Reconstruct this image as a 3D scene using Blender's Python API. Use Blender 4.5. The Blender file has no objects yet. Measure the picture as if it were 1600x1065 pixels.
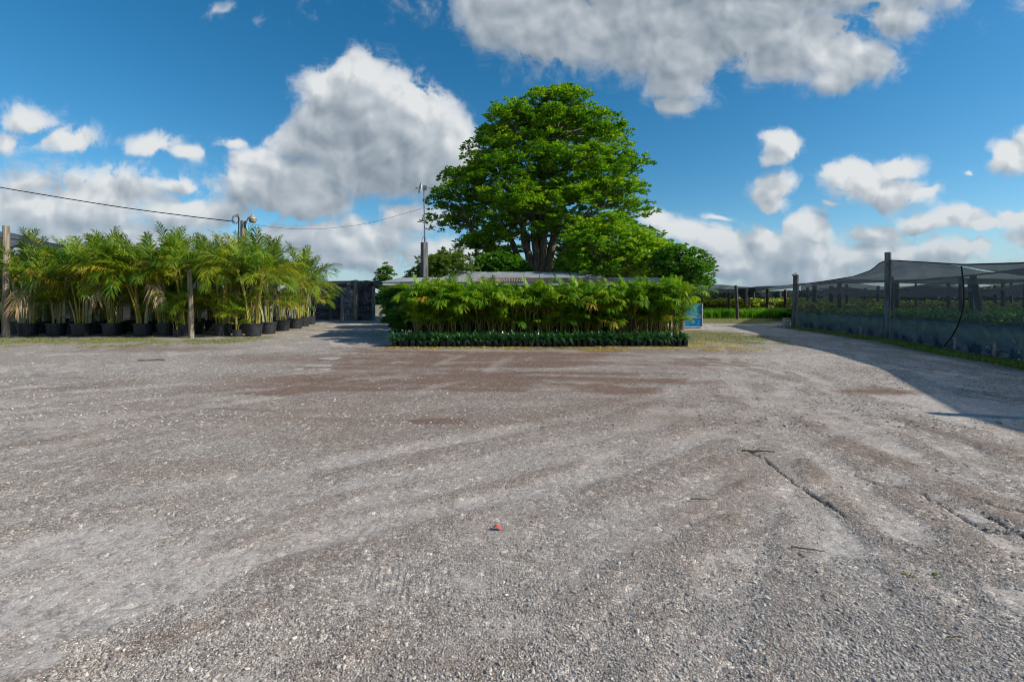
import bpy, math, random
import numpy as np
from mathutils import Vector, Matrix

rad = math.radians
SC = bpy.context.scene
COL = SC.collection
RS = np.random.RandomState(7)
random.seed(7)

# ------------------------------------------------------------------ camera, sky, sun, exposure
CAM_H = 1.7
F = 711.0          # focal length in pixels of the 1600 px wide photograph
HOR = 468.0        # horizon row of the photograph
cam_d = bpy.data.cameras.new('camera')
cam_d.sensor_width = 36.0
cam_d.lens = 36.0 * F / 1600.0
cam_d.shift_y = -(532.5 - HOR) / 1600.0
cam_d.clip_start = 0.05
cam_d.clip_end = 6000
cam = bpy.data.objects.new('camera', cam_d)
COL.objects.link(cam)
cam.location = (0, 0, CAM_H)
cam.rotation_euler = (rad(90), 0, 0)
SC.camera = cam

SUN_EL = 34.0
SUN_DIR = Vector((0.97, -0.25, 0)).normalized() * math.cos(rad(SUN_EL)) + Vector((0, 0, math.sin(rad(SUN_EL))))
sun_d = bpy.data.lights.new('sun', 'SUN')
sun_d.energy = 3.8
sun_d.angle = rad(0.9)
sun_d.color = (1.0, 0.92, 0.80)
sun = bpy.data.objects.new('sun', sun_d)
COL.objects.link(sun)
sun.rotation_euler = SUN_DIR.to_track_quat('Z', 'Y').to_euler()

SC.view_settings.view_transform = 'Standard'
SC.view_settings.look = 'None'
SC.view_settings.gamma = 1.0
SC.view_settings.exposure = 0.62
SC.view_settings.use_curve_mapping = False
SC.cycles.transparent_max_bounces = 24
SC.cycles.max_bounces = 6
SC.cycles.diffuse_bounces = 3
SC.cycles.use_denoising = True
SC.cycles.filter_width = 1.05
SC.cycles.caustics_reflective = False
SC.cycles.caustics_refractive = False


class NT:
    """small helper for node trees"""
    def __init__(s, tree):
        s.t = tree
        s.n = tree.nodes
        s.l = tree.links

    def new(s, typ, **kw):
        n = s.n.new(typ)
        for k, v in kw.items():
            if k == 'inp':
                for a, b in v.items():
                    n.inputs[a].default_value = b
            else:
                setattr(n, k, v)
        return n

    def link(s, a, b):
        s.l.new(a, b)

    def _in(s, sock, v):
        if v is None:
            return
        if isinstance(v, bpy.types.NodeSocket):
            s.l.new(v, sock)
        else:
            sock.default_value = v

    def math(s, op, a, b=None, c=None, clamp=False):
        n = s.n.new('ShaderNodeMath')
        n.operation = op
        n.use_clamp = clamp
        for i, v in enumerate((a, b, c)):
            s._in(n.inputs[i], v)
        return n.outputs[0]

    def vmath(s, op, a, b=None, c=None):
        n = s.n.new('ShaderNodeVectorMath')
        n.operation = op
        for i, v in enumerate((a, b, c)):
            s._in(n.inputs[i], v)
        return n.outputs[1] if op in ('LENGTH', 'DOT_PRODUCT') else n.outputs[0]

    def mix(s, f, a, b, blend='MIX'):
        n = s.n.new('ShaderNodeMix')
        n.data_type = 'RGBA'
        n.blend_type = blend
        s._in(n.inputs[0], f)
        s._in(n.inputs[6], a)
        s._in(n.inputs[7], b)
        return n.outputs[2]

    def ramp(s, f, stops, interp='LINEAR'):
        n = s.n.new('ShaderNodeValToRGB')
        n.color_ramp.interpolation = interp
        e = n.color_ramp.elements
        while len(e) < len(stops):
            e.new(0.5)
        for i, (p, c) in enumerate(stops):
            e[i].position = p
            e[i].color = (*c, 1) if len(c) == 3 else c
        s._in(n.inputs[0], f)
        return n.outputs[0]

    def smooth(s, v, lo, hi, a=0.0, b=1.0):
        n = s.n.new('ShaderNodeMapRange')
        n.interpolation_type = 'SMOOTHSTEP'
        s._in(n.inputs[0], v)
        n.inputs[1].default_value = lo
        n.inputs[2].default_value = hi
        n.inputs[3].default_value = a
        n.inputs[4].default_value = b
        return n.outputs[0]

    def noise(s, vec, scale, detail=4, rough=0.55, dist=0.0):
        n = s.n.new('ShaderNodeTexNoise')
        s._in(n.inputs['Vector'], vec)
        n.inputs['Scale'].default_value = scale
        n.inputs['Detail'].default_value = detail
        n.inputs['Roughness'].default_value = rough
        n.inputs['Distortion'].default_value = dist
        return n.outputs[0]


# cumulus clouds: (column, row, half width, half height, strength) as seen from the yard, turned into directions
CLOUDS = [
 (560,128,46,46,1),(515,150,50,48,1),(510,200,52,60,1),(575,190,80,75,1.1),(630,205,75,70,1.1),(600,245,110,55,1.1),(690,228,50,50,1),(485,222,65,34,.9),(540,268,80,34,.9),(655,255,78,48,1),
 (410,258,55,34,.9),(435,288,92,45,1),(375,300,52,34,.8),(480,318,70,32,.9),
 (40,190,60,36,.66),(100,215,64,28,.70),(15,222,54,28,.64),(245,226,64,22,.74),(300,240,50,17,.62),(370,222,45,26,.52),
 (60,292,66,26,.72),(150,290,76,28,.64),(225,292,64,28,.64),(275,285,38,26,.66),(110,335,160,38,.78),(290,335,130,34,.76),(20,320,90,32,.8),
 (480,372,130,36,.8),(575,375,100,34,.8),(640,345,58,30,.8),(560,405,170,34,.75),(360,390,150,40,.7),(150,390,200,40,.7),(545,352,26,18,.8),
 (790,10,75,58,.95),(880,40,110,62,1.0),(1000,40,130,66,1.05),(1070,105,62,62,.9),(1150,30,130,62,1.0),(1240,68,112,60,.95),(1330,96,84,42,.8),(1400,22,74,48,.72),(1300,125,60,34,.7),(1060,165,48,22,.7),(1100,-60,420,80,1.1),(1440,-30,90,60,.7),
 (1222,226,38,26,.85),(1207,244,24,20,.7),(1218,296,32,34,.85),(1212,318,24,18,.7),(1335,282,50,36,.95),(1400,262,44,26,.8),(1385,298,62,28,.95),(1440,300,36,14,.7),(1575,240,40,30,.85),(1625,225,60,34,.9),(1515,267,20,9,.45),
 (1365,366,56,17,.8),(1445,350,56,18,.8),(1505,340,52,20,.85),(1530,352,80,16,.8),(1600,345,60,22,.8),(1530,388,66,17,.7),(1640,370,90,26,.7),
 (1040,352,36,26,.8),(1075,368,44,26,.8),(1130,385,56,30,.9),(1195,380,48,32,.95),(1262,368,40,32,.95),(1240,398,70,34,.95),(1120,415,110,30,.9),(1335,402,46,26,.8),(1235,425,140,28,.85),(1120,342,34,9,.5),(1420,425,120,20,.6),
 (345,20,60,36,.16),(412,30,30,40,.14),(1290,322,26,10,.4),
 (150,300,280,70,.60),(150,385,300,55,.76),(700,400,160,34,.66),(1400,400,330,44,.62),
 (-150,230,120,60,.9),(-220,340,180,60,.9),(-420,120,160,80,.9),(1850,120,160,90,.9),(1900,330,200,50,.9),(2200,60,220,120,.8),(-700,60,220,130,.8),
]


def cloud_group():
    g = bpy.data.node_groups.new('cloud_density', 'ShaderNodeTree')
    g.interface.new_socket('Vector', in_out='INPUT', socket_type='NodeSocketVector')
    g.interface.new_socket('Big', in_out='OUTPUT', socket_type='NodeSocketFloat')
    g.interface.new_socket('Full', in_out='OUTPUT', socket_type='NodeSocketFloat')
    g.interface.new_socket('Relief', in_out='OUTPUT', socket_type='NodeSocketFloat')
    t = NT(g)
    gi = t.new('NodeGroupInput')
    go = t.new('NodeGroupOutput')
    sep = t.new('ShaderNodeSeparateXYZ')
    t.link(gi.outputs[0], sep.inputs[0])
    y = t.math('MAXIMUM', t.math('ABSOLUTE', sep.outputs[1]), 0.02)
    u = t.math('DIVIDE', sep.outputs[0], y)
    v = t.math('DIVIDE', sep.outputs[2], y)
    cmb = t.new('ShaderNodeCombineXYZ')
    t.link(u, cmb.inputs[0]); t.link(v, cmb.inputs[1])
    uv = cmb.outputs[0]
    # warp the outlines a little
    wn = t.new('ShaderNodeTexNoise', noise_dimensions='2D', inp={'Scale': 7.0, 'Detail': 3.0})
    t.link(uv, wn.inputs['Vector'])
    w = t.vmath('MULTIPLY_ADD', t.vmath('SUBTRACT', wn.outputs['Color'], (0.5, 0.5, 0.5)), (0.10, 0.05, 0.0), uv)
    cur = None
    for (px, py, rx, ry, s) in CLOUDS:
        cu, cv = (px - 800) / F, (HOR - py) / F
        ix, iy = F / (rx * 1.18), F / (ry * 1.18)
        q = t.vmath('MULTIPLY_ADD', w, (ix, iy, 0.0), (-cu * ix, -cv * iy, 0.0))
        d = t.math('MULTIPLY_ADD', t.vmath('LENGTH', q), -0.9, s)
        if cur is None:
            cur = d
        else:
            n = t.new('ShaderNodeMath', operation='SMOOTH_MAX')
            n.inputs[2].default_value = 0.12
            t.link(cur, n.inputs[0]); t.link(d, n.inputs[1])
            cur = n.outputs[0]
    # lumpy cauliflower detail
    vo = t.new('ShaderNodeTexVoronoi', voronoi_dimensions='2D', feature='SMOOTH_F1', inp={'Scale': 17.0, 'Smoothness': 0.55})
    t.link(w, vo.inputs['Vector'])
    vo2 = t.new('ShaderNodeTexVoronoi', voronoi_dimensions='2D', feature='F1', inp={'Scale': 38.0})
    t.link(w, vo2.inputs['Vector'])
    n1n = t.new('ShaderNodeTexNoise', noise_dimensions='2D', inp={'Scale': 9.0, 'Detail': 7.0, 'Roughness': 0.62})
    t.link(w, n1n.inputs['Vector'])
    n1 = n1n.outputs[0]
    det = t.math('MULTIPLY_ADD', t.math('SUBTRACT', n1, 0.5), 1.20, t.math('MULTIPLY_ADD', vo.outputs['Distance'], -0.32, 0.12))
    det = t.math('MULTIPLY_ADD', vo2.outputs['Distance'], -0.07, det)
    n3n = t.new('ShaderNodeTexNoise', noise_dimensions='2D', inp={'Scale': 32.0, 'Detail': 5.0, 'Roughness': 0.6})
    t.link(w, n3n.inputs['Vector'])
    det = t.math('MULTIPLY_ADD', t.math('SUBTRACT', n3n.outputs[0], 0.5), 0.55, det)
    rel = t.math('MULTIPLY_ADD', vo.outputs['Distance'], -1.1, t.math('MULTIPLY', n1, 0.9))
    rel = t.math('MULTIPLY_ADD', vo2.outputs['Distance'], -0.42, rel)
    t.link(rel, go.inputs[2])
    t.link(cur, go.inputs[0])
    t.link(t.math('ADD', cur, t.math('ADD', det, 0.06)), go.inputs[1])
    return g


def build_world():
    w = bpy.data.worlds.new('World')
    SC.world = w
    w.use_nodes = True
    t = NT(w.node_tree)
    for n in list(t.n):
        t.n.remove(n)
    out = t.new('ShaderNodeOutputWorld')
    bg = t.new('ShaderNodeBackground', inp={'Strength': 0.10})
    t.link(bg.outputs[0], out.inputs[0])
    sky = t.new('ShaderNodeTexSky', sky_type='NISHITA', sun_disc=False)
    sky.sun_elevation = rad(SUN_EL)
    sky.sun_rotation = math.atan2(SUN_DIR.x, SUN_DIR.y)
    sky.altitude = 0
    sky.air_density = 1.0
    sky.dust_density = 0.3
    sky.ozone_density = 3.5
    hs = t.new('ShaderNodeHueSaturation', inp={'Hue': 0.490, 'Saturation': 1.33, 'Value': 0.80})
    t.link(sky.outputs[0], hs.inputs['Color'])
    tc = t.new('ShaderNodeTexCoord')
    D = tc.outputs['Generated']
    g = cloud_group()

    def call(off):
        n = t.new('ShaderNodeGroup')
        n.node_tree = g
        if off:
            t.link(t.vmath('ADD', D, off), n.inputs[0])
        else:
            t.link(D, n.inputs[0])
        return n.outputs
    a = call(None)
    b = call((0.012, 0.0, 0.020))
    c = call((0.03, 0.0, 0.07))
    mask = t.mix(t.smooth(a[0], 0.0, 0.45), t.smooth(a[1], -0.10, 0.55), t.smooth(a[1], -0.02, 0.26))
    # light: thin towards the sun is bright, thick is grey
    fine = t.math('SUBTRACT', a[2], b[2])
    edge = t.math('SUBTRACT', a[0], b[0])
    fine = t.math('MULTIPLY_ADD', edge, 1.6, fine)
    thick = t.smooth(t.math('MULTIPLY_ADD', c[2], 0.25, c[0]), -0.35, 0.85)
    lit = t.math('SUBTRACT', 0.95, t.math('MULTIPLY', thick, 0.50))
    lit = t.math('MULTIPLY_ADD', fine, 0.36, lit)
    body = t.smooth(a[1], 0.1, 0.9)
    lit = t.math('MULTIPLY_ADD', body, -0.12, lit, clamp=True)
    ccol = t.ramp(lit, [(0.0, (1.35, 1.7, 2.05)), (0.36, (2.25, 2.6, 2.95)), (0.72, (3.4, 3.7, 4.0)), (1.0, (5.0, 5.15, 5.2))])
    # far clouds near the horizon take on the colour of the air
    sep = t.new('ShaderNodeSeparateXYZ')
    t.link(D, sep.inputs[0])
    low = t.smooth(sep.outputs[2], 0.0, 0.20, 0.42, 0.0)
    ccol = t.mix(low, ccol, (1.7, 2.5, 3.3, 1))
    up = t.smooth(sep.outputs[2], -0.01, 0.03)
    skyc = t.mix(t.smooth(sep.outputs[2], 0.0, 0.14, 0.65, 0.0), hs.outputs[0], (1.75, 2.9, 4.0, 1))
    col = t.mix(t.math('MULTIPLY', t.math('MULTIPLY', mask, up), t.smooth(a[0], -0.35, 0.45, 0.36, 0.98)), skyc, ccol)
    t.link(col, bg.inputs['Color'])
    w.cycles.sampling_method = 'MANUAL'
    w.cycles.sample_map_resolution = 512


build_world()


# ------------------------------------------------------------------ mesh helpers
class Acc:
    """collects vertices and faces, builds ONE mesh"""
    def __init__(s):
        s.v = []; s.q = []; s.t = []; s.qm = []; s.tm = []; s.a = []; s.n = 0

    def add(s, V, Q=None, T=None, m=0, a=None):
        V = np.asarray(V, dtype=np.float32).reshape(-1, 3)
        if Q is not None and len(Q):
            Q = np.asarray(Q, dtype=np.int32).reshape(-1, 4) + s.n
            s.q.append(Q); s.qm.append(np.full(len(Q), m, np.int32))
        if T is not None and len(T):
            T = np.asarray(T, dtype=np.int32).reshape(-1, 3) + s.n
            s.t.append(T); s.tm.append(np.full(len(T), m, np.int32))
        s.v.append(V)
        s.a.append(np.zeros(len(V), np.float32) if a is None else np.broadcast_to(np.asarray(a, np.float32), (len(V),)))
        s.n += len(V)
        return s

    def box(s, c, d, m=0, rz=0.0, M=None, a=None):
        x, y, z = d[0] / 2, d[1] / 2, d[2] / 2
        V = np.array([(-x, -y, -z), (x, -y, -z), (x, y, -z), (-x, y, -z), (-x, -y, z), (x, -y, z), (x, y, z), (-x, y, z)])
        if rz:
            cc, ss = math.cos(rz), math.sin(rz)
            V = V @ np.array([[cc, ss, 0], [-ss, cc, 0], [0, 0, 1]])
        if M is not None:
            V = V @ np.array(M).T
        V = V + np.array(c)
        return s.add(V, [(0, 3, 2, 1), (4, 5, 6, 7), (0, 1, 5, 4), (1, 2, 6, 5), (2, 3, 7, 6), (3, 0, 4, 7)], m=m, a=a)

    def tube(s, pts, r, n=8, m=0, cap=True, jit=0.0, a=None):
        pts = np.asarray(pts, float)
        k = len(pts)
        r = np.broadcast_to(np.asarray(r, float), (k,))
        tan = np.gradient(pts, axis=0)
        tan /= np.linalg.norm(tan, axis=1)[:, None] + 1e-9
        ref = np.array([0, 0, 1.0]) if abs(tan[0][2]) < 0.9 else np.array([1.0, 0, 0])
        V = []
        ang = np.linspace(0, 2 * np.pi, n, endpoint=False)
        for i in range(k):
            u = np.cross(ref, tan[i]); u /= np.linalg.norm(u) + 1e-9
            w = np.cross(tan[i], u)
            rr = r[i] * (1 + (RS.rand(n) - .5) * jit)
            V.append(pts[i] + np.outer(np.cos(ang) * rr, u) + np.outer(np.sin(ang) * rr, w))
        V = np.concatenate(V)
        Q = []
        for i in range(k - 1):
            for j in range(n):
                j2 = (j + 1) % n
                Q.append((i * n + j, i * n + j2, (i + 1) * n + j2, (i + 1) * n + j))
        T = []
        if cap:
            V = np.concatenate([V, [pts[0]], [pts[-1]]])
            for j in range(n):
                j2 = (j + 1) % n
                T.append((k * n, j2, j))
                T.append((k * n + 1, (k - 1) * n + j, (k - 1) * n + j2))
        return s.add(V, Q, T, m=m, a=a)

    def lathe(s, prof, c=(0, 0, 0), n=16, m=0):
        V = []
        ang = np.linspace(0, 2 * np.pi, n, endpoint=False)
        for (r, z) in prof:
            V.append(np.stack([np.cos(ang) * r, np.sin(ang) * r, np.full(n, z)], 1))
        V = np.concatenate(V) + np.array(c)
        Q = []
        for i in range(len(prof) - 1):
            for j in range(n):
                j2 = (j + 1) % n
                Q.append((i * n + j, i * n + j2, (i + 1) * n + j2, (i + 1) * n + j))
        return s.add(V, Q, m=m)

    def mesh(s, name, mats, smooth=False, attr=None):
        V = np.concatenate(s.v)
        q = np.concatenate(s.q) if s.q else np.zeros((0, 4), np.int32)
        t = np.concatenate(s.t) if s.t else np.zeros((0, 3), np.int32)
        me = bpy.data.meshes.new(name)
        me.vertices.add(len(V))
        me.vertices.foreach_set('co', V.astype(np.float32).ravel())
        nl = q.size + t.size
        me.loops.add(nl)
        me.loops.foreach_set('vertex_index', np.concatenate([q.ravel(), t.ravel()]).astype(np.int32))
        np_ = len(q) + len(t)
        me.polygons.add(np_)
        starts = np.concatenate([np.arange(len(q)) * 4, q.size + np.arange(len(t)) * 3]).astype(np.int32)
        me.polygons.foreach_set('loop_start', starts)
        mi = np.concatenate((s.qm if s.qm else []) + (s.tm if s.tm else [])).astype(np.int32)
        me.polygons.foreach_set('material_index', mi)
        me.polygons.foreach_set('use_smooth', np.full(np_, smooth))
        me.update(calc_edges=True)
        for m in (mats if isinstance(mats, (list, tuple)) else [mats]):
            me.materials.append(m)
        if attr:
            at = me.attributes.new(attr, 'FLOAT', 'POINT')
            at.data.foreach_set('value', np.concatenate(s.a).astype(np.float32))
        return me


def put(name, me, parent=None, loc=(0, 0, 0), rot=(0, 0, 0), scale=(1, 1, 1), kind=None, label=None):
    o = bpy.data.objects.new(name, me)
    COL.objects.link(o)
    o.location = loc
    o.rotation_euler = rot
    o.scale = scale if isinstance(scale, (tuple, list)) else (scale,) * 3
    if parent is not None:
        o.parent = parent
    if kind:
        o['kind'] = kind
    if label:
        o['label'] = label
    return o


def tag(o, label, cat, group=None):
    o['label'] = label
    o['category'] = cat
    if group:
        o['group'] = group
    return o


def thing(name, label, cat, loc=(0, 0, 0), rz=0.0, group=None):
    return tag(put(name, None, loc=loc, rot=(0, 0, rz)), label, cat, group)


ORD = ['first', 'second', 'third', 'fourth', 'fifth', 'sixth', 'seventh', 'eighth', 'ninth', 'tenth', 'eleventh', 'twelfth',
       'thirteenth', 'fourteenth', 'fifteenth', 'sixteenth', 'seventeenth', 'eighteenth', 'nineteenth', 'twentieth']
TENS = {20: 'twenty', 30: 'thirty', 40: 'forty', 50: 'fifty'}
TENTH = {30: 'thirtieth', 40: 'fortieth', 50: 'fiftieth'}


def ordinal(i):          # 0 -> first
    k = i + 1
    if k <= 20:
        return ORD[i]
    t, u = k // 10 * 10, k % 10
    return TENTH[t] if u == 0 else TENS[t] + '-' + ORD[u - 1]


def which(i, n):         # ordinal from the nearer end
    if i < (n + 1) // 2:
        return (ordinal(i) + ' from the left') if i else 'leftmost'
    j = n - 1 - i
    return (ordinal(j) + ' from the right') if j else 'rightmost'


def gx(px, Y):
    return (px - 800.0) / F * Y


def gz(py, Y):
    return CAM_H + (HOR - py) * Y / F


def gy(py):
    return CAM_H * F / (py - HOR)


# value noise in numpy
_TAB = np.random.RandomState(3).rand(512, 512)


def vnoise(x, y):
    xi = np.floor(x).astype(int); yi = np.floor(y).astype(int)
    fx = x - xi; fy = y - yi
    fx = fx * fx * (3 - 2 * fx); fy = fy * fy * (3 - 2 * fy)
    a = _TAB[xi & 511, yi & 511]; b = _TAB[(xi + 1) & 511, yi & 511]
    c = _TAB[xi & 511, (yi + 1) & 511]; d = _TAB[(xi + 1) & 511, (yi + 1) & 511]
    return (a * (1 - fx) + b * fx) * (1 - fy) + (c * (1 - fx) + d * fx) * fy


def fbm(x, y, o=4, g=0.5):
    s = 0; a = 1; t = 0
    for i in range(o):
        s = s + a * vnoise(x * 2 ** i + 17.3 * i, y * 2 ** i - 9.1 * i)
        t += a; a *= g
    return s / t


def sstep(x, a, b):
    t = np.clip((x - a) / (b - a), 0, 1)
    return t * t * (3 - 2 * t)


# ------------------------------------------------------------------ materials
def mat(name):
    m = bpy.data.materials.new(name)
    m.use_nodes = True
    t = NT(m.node_tree)
    for n in list(t.n):
        t.n.remove(n)
    out = t.new('ShaderNodeOutputMaterial')
    return m, t, out


def simple(name, c0, c1, scale=8.0, rough=0.7, metal=0.0, bump=0.2, stretch=(1, 1, 1), detail=6, spec=0.3, dist=0.01):
    m, t, out = mat(name)
    tc = t.new('ShaderNodeTexCoord')
    mp = t.new('ShaderNodeMapping', inp={'Scale': stretch})
    t.link(tc.outputs['Object'], mp.inputs[0])
    n = t.noise(mp.outputs[0], scale, detail, 0.6)
    f = t.smooth(n, 0.32, 0.68)
    p = t.new('ShaderNodeBsdfPrincipled', inp={'Roughness': rough, 'Metallic': metal, 'Specular IOR Level': spec})
    t.link(t.mix(f, (*c0, 1), (*c1, 1)), p.inputs['Base Color'])
    if bump:
        b = t.new('ShaderNodeBump', inp={'Strength': bump, 'Distance': dist})
        t.link(t.noise(mp.outputs[0], scale * 4, 4, 0.6), b.inputs['Height'])
        t.link(b.outputs[0], p.inputs['Normal'])
    t.link(p.outputs[0], out.inputs[0])
    return m


GAIN = 1.35


def foliage(name, stops, rough=0.45, trans=0.30, per_object=True, spec=0.4, tint=1.3):
    """leaf colour from the attribute 'v' (one value for each leaf: random, in crowns also painted lighter towards sunlit pad tops) and a random per object"""
    m, t, out = mat(name)
    at = t.new('ShaderNodeAttribute', attribute_name='v')
    v = at.outputs['Fac']
    if per_object:
        oi = t.new('ShaderNodeObjectInfo')
        v = t.math('ADD', t.math('MULTIPLY', v, 0.55), t.math('MULTIPLY', oi.outputs['Random'], 0.45))
    col = t.ramp(v, [(p_, tuple(c_ * GAIN for c_ in cc)) for p_, cc in stops])
    p = t.new('ShaderNodeBsdfPrincipled', inp={'Roughness': rough, 'Specular IOR Level': spec})
    t.link(col, p.inputs['Base Color'])
    tr = t.new('ShaderNodeBsdfTranslucent')
    t.link(t.mix(1.0, col, (tint * 1.15, tint * 1.25, tint * 0.5, 1), 'MULTIPLY'), tr.inputs[0])
    mx = t.new('ShaderNodeMixShader', inp={0: trans})
    t.link(p.outputs[0], mx.inputs[1]); t.link(tr.outputs[0], mx.inputs[2])
    t.link(mx.outputs[0], out.inputs[0])
    return m


def cloth_mat(name, col, alpha, streak=(1, 1, 1), var=0.25, rough=0.8, scale=2.0, spec=0.2):
    m, t, out = mat(name)
    tc = t.new('ShaderNodeTexCoord')
    mp = t.new('ShaderNodeMapping', inp={'Scale': streak})
    t.link(tc.outputs['Object'], mp.inputs[0])
    n = t.noise(mp.outputs[0], scale, 6, 0.6)
    al = t.math('ADD', t.math('MULTIPLY', t.math('SUBTRACT', n, 0.5), var * 2), alpha, clamp=True)
    d = t.new('ShaderNodeBsdfPrincipled', inp={'Roughness': rough, 'Specular IOR Level': spec})
    t.link(t.mix(n, (*[c * 0.6 for c in col], 1), (*[c * 1.5 for c in col], 1)), d.inputs['Base Color'])
    tl = t.new('ShaderNodeBsdfTranslucent', inp={0: (*[c * 1.2 for c in col], 1)})
    m2 = t.new('ShaderNodeMixShader', inp={0: 0.35})
    t.link(d.outputs[0], m2.inputs[1]); t.link(tl.outputs[0], m2.inputs[2])
    tp = t.new('ShaderNodeBsdfTransparent')
    mx = t.new('ShaderNodeMixShader')
    t.link(al, mx.inputs[0]); t.link(tp.outputs[0], mx.inputs[1]); t.link(m2.outputs[0], mx.inputs[2])
    t.link(mx.outputs[0], out.inputs[0])
    return m


M = {}
M['bark'] = simple('bark', (0.09, 0.075, 0.06), (0.24, 0.21, 0.17), 5, 0.9, bump=0.8, stretch=(1.6, 1.6, 0.35), dist=0.05)
M['palm_cane'] = simple('palm_cane', (0.16, 0.19, 0.07), (0.42, 0.42, 0.30), 3, 0.6, bump=0.2, stretch=(1, 1, 3))
M['gold_cane'] = simple('gold_cane', (0.22, 0.20, 0.03), (0.40, 0.33, 0.06), 3, 0.5, bump=0.1, stretch=(1, 1, 2))
M['green_cane'] = simple('green_cane', (0.06, 0.09, 0.02), (0.16, 0.18, 0.05), 3, 0.5, bump=0.1, stretch=(1, 1, 2))
M['pot'] = simple('pot_plastic', (0.012, 0.014, 0.018), (0.030, 0.034, 0.042), 6, 0.5, bump=0.1, spec=0.4)
M['soil'] = simple('potting_soil', (0.02, 0.013, 0.008), (0.07, 0.045, 0.03), 20, 0.95, bump=0.8)
M['post_wood'] = simple('post_wood', (0.14, 0.11, 0.08), (0.34, 0.28, 0.21), 6, 0.9, bump=0.8, stretch=(2.5, 2.5, 0.25), dist=0.02)
M['old_wood'] = simple('old_wood', (0.05, 0.045, 0.04), (0.15, 0.13, 0.11), 6, 0.9, bump=0.8, stretch=(2.5, 2.5, 0.25), dist=0.02)
M['grey_post'] = simple('grey_post', (0.10, 0.10, 0.10), (0.26, 0.26, 0.25), 5, 0.9, bump=0.6, stretch=(2, 2, 0.3), dist=0.02)
M['mast_wood'] = simple('mast_wood', (0.06, 0.06, 0.065), (0.15, 0.15, 0.15), 5, 0.9, bump=0.6, stretch=(2, 2, 0.3), dist=0.02)
M['concrete'] = simple('concrete', (0.30, 0.29, 0.27), (0.50, 0.49, 0.46), 9, 0.9, bump=0.4)
M['pale_block'] = simple('pale_block', (0.36, 0.36, 0.35), (0.55, 0.55, 0.53), 9, 0.9, bump=0.3)
M['dusty_slab'] = simple('dusty_slab', (0.24, 0.22, 0.20), (0.40, 0.38, 0.355), 3, 0.95, bump=0.4, stretch=(1, 3, 1))
M['zinc'] = simple('zinc_roofing', (0.13, 0.145, 0.16), (0.26, 0.28, 0.29), 1.6, 0.6, metal=0.15, bump=0.05, stretch=(0.5, 2.2, 1))
M['rust'] = simple('rusty_roofing', (0.11, 0.07, 0.055), (0.22, 0.17, 0.14), 1.8, 0.8, metal=0.0, bump=0.1, stretch=(0.5, 2.2, 1))
M['white_metal'] = simple('white_metal', (0.50, 0.52, 0.53), (0.74, 0.75, 0.75), 2.2, 0.5, metal=0.1, bump=0.05)
M['hip_metal'] = simple('hip_metal', (0.20, 0.22, 0.235), (0.30, 0.32, 0.33), 2.2, 0.65, metal=0.1, bump=0.05)
M['fascia_wood'] = simple('fascia_wood', (0.20, 0.09, 0.04), (0.36, 0.19, 0.10), 4, 0.8, bump=0.3, stretch=(0.4, 2, 2))
M['dark_board'] = simple('dark_board', (0.03, 0.025, 0.02), (0.08, 0.065, 0.05), 4, 0.9, bump=0.3)
M['blue_paint'] = simple('blue_paint', (0.0, 0.13, 0.36), (0.01, 0.22, 0.48), 4, 0.45, bump=0.05)
M['blue_paint_reflection'] = simple('blue_paint_reflection', (0.01, 0.22, 0.42), (0.06, 0.34, 0.50), 4, 0.45, bump=0.05)  # lighter copy of the blue paint, a reflection put into the colour
M['lamp_metal'] = simple('lamp_metal', (0.28, 0.27, 0.23), (0.42, 0.41, 0.36), 10, 0.5, metal=0.3)
M['lamp_glass'] = simple('lamp_glass', (0.24, 0.19, 0.09), (0.36, 0.29, 0.14), 6, 0.25)
M['steel'] = simple('steel', (0.09, 0.10, 0.12), (0.20, 0.21, 0.23), 9, 0.5, metal=0.5)
M['cable'] = simple('cable', (0.012, 0.012, 0.014), (0.03, 0.03, 0.03), 9, 0.6, bump=0)
M['dish'] = simple('dish', (0.40, 0.40, 0.40), (0.62, 0.62, 0.62), 9, 0.5)
M['red'] = simple('red_plastic', (0.62, 0.06, 0.04), (0.72, 0.12, 0.07), 9, 0.5, bump=0)
M['green_plastic'] = simple('green_plastic', (0.02, 0.22, 0.14), (0.04, 0.30, 0.18), 9, 0.5, bump=0)
M['twig'] = simple('twig', (0.05, 0.04, 0.03), (0.15, 0.12, 0.09), 20, 0.9, bump=0.2)
M['dry_leaf'] = simple('dry_leaf', (0.32, 0.22, 0.07), (0.48, 0.36, 0.14), 9, 0.7, bump=0.1)
M['tarp'] = simple('black_tarp', (0.040, 0.036, 0.042), (0.085, 0.078, 0.090), 1.6, 0.38, bump=0.7, stretch=(1.2, 1.0, 1.0), spec=0.6, dist=0.12)
M['tarp_glint'] = simple('tarp_glint', (0.10, 0.10, 0.11), (0.42, 0.42, 0.45), 2.6, 0.35, bump=0.8, stretch=(1.8, 1.0, 1.0), spec=0.7, dist=0.15)  # black plastic, the silvery sheen of its folds is put into the colour
M['side_cloth'] = cloth_mat('side_cloth', (0.070, 0.100, 0.130), 0.47, (0.8, 0.8, 0.5), 0.16)
M['band_cloth'] = cloth_mat('band_cloth', (0.060, 0.110, 0.160), 0.77, (1.0, 1.0, 0.35), 0.12)
M['roof_cloth'] = cloth_mat('roof_cloth', (0.032, 0.042, 0.050), 0.78, (0.9, 0.10, 0.4), 0.26, scale=3.0)
M['dark_cloth'] = cloth_mat('dark_cloth', (0.02, 0.024, 0.028), 0.9, (1, 1, 1), 0.12)
M['tree_leaf'] = foliage('tree_leaf', [(0.0, (0.018, 0.062, 0.010)), (0.28, (0.050, 0.140, 0.010)), (0.52, (0.135, 0.245, 0.010)), (1.0, (0.280, 0.350, 0.016))], per_object=False, trans=0.40)
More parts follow.
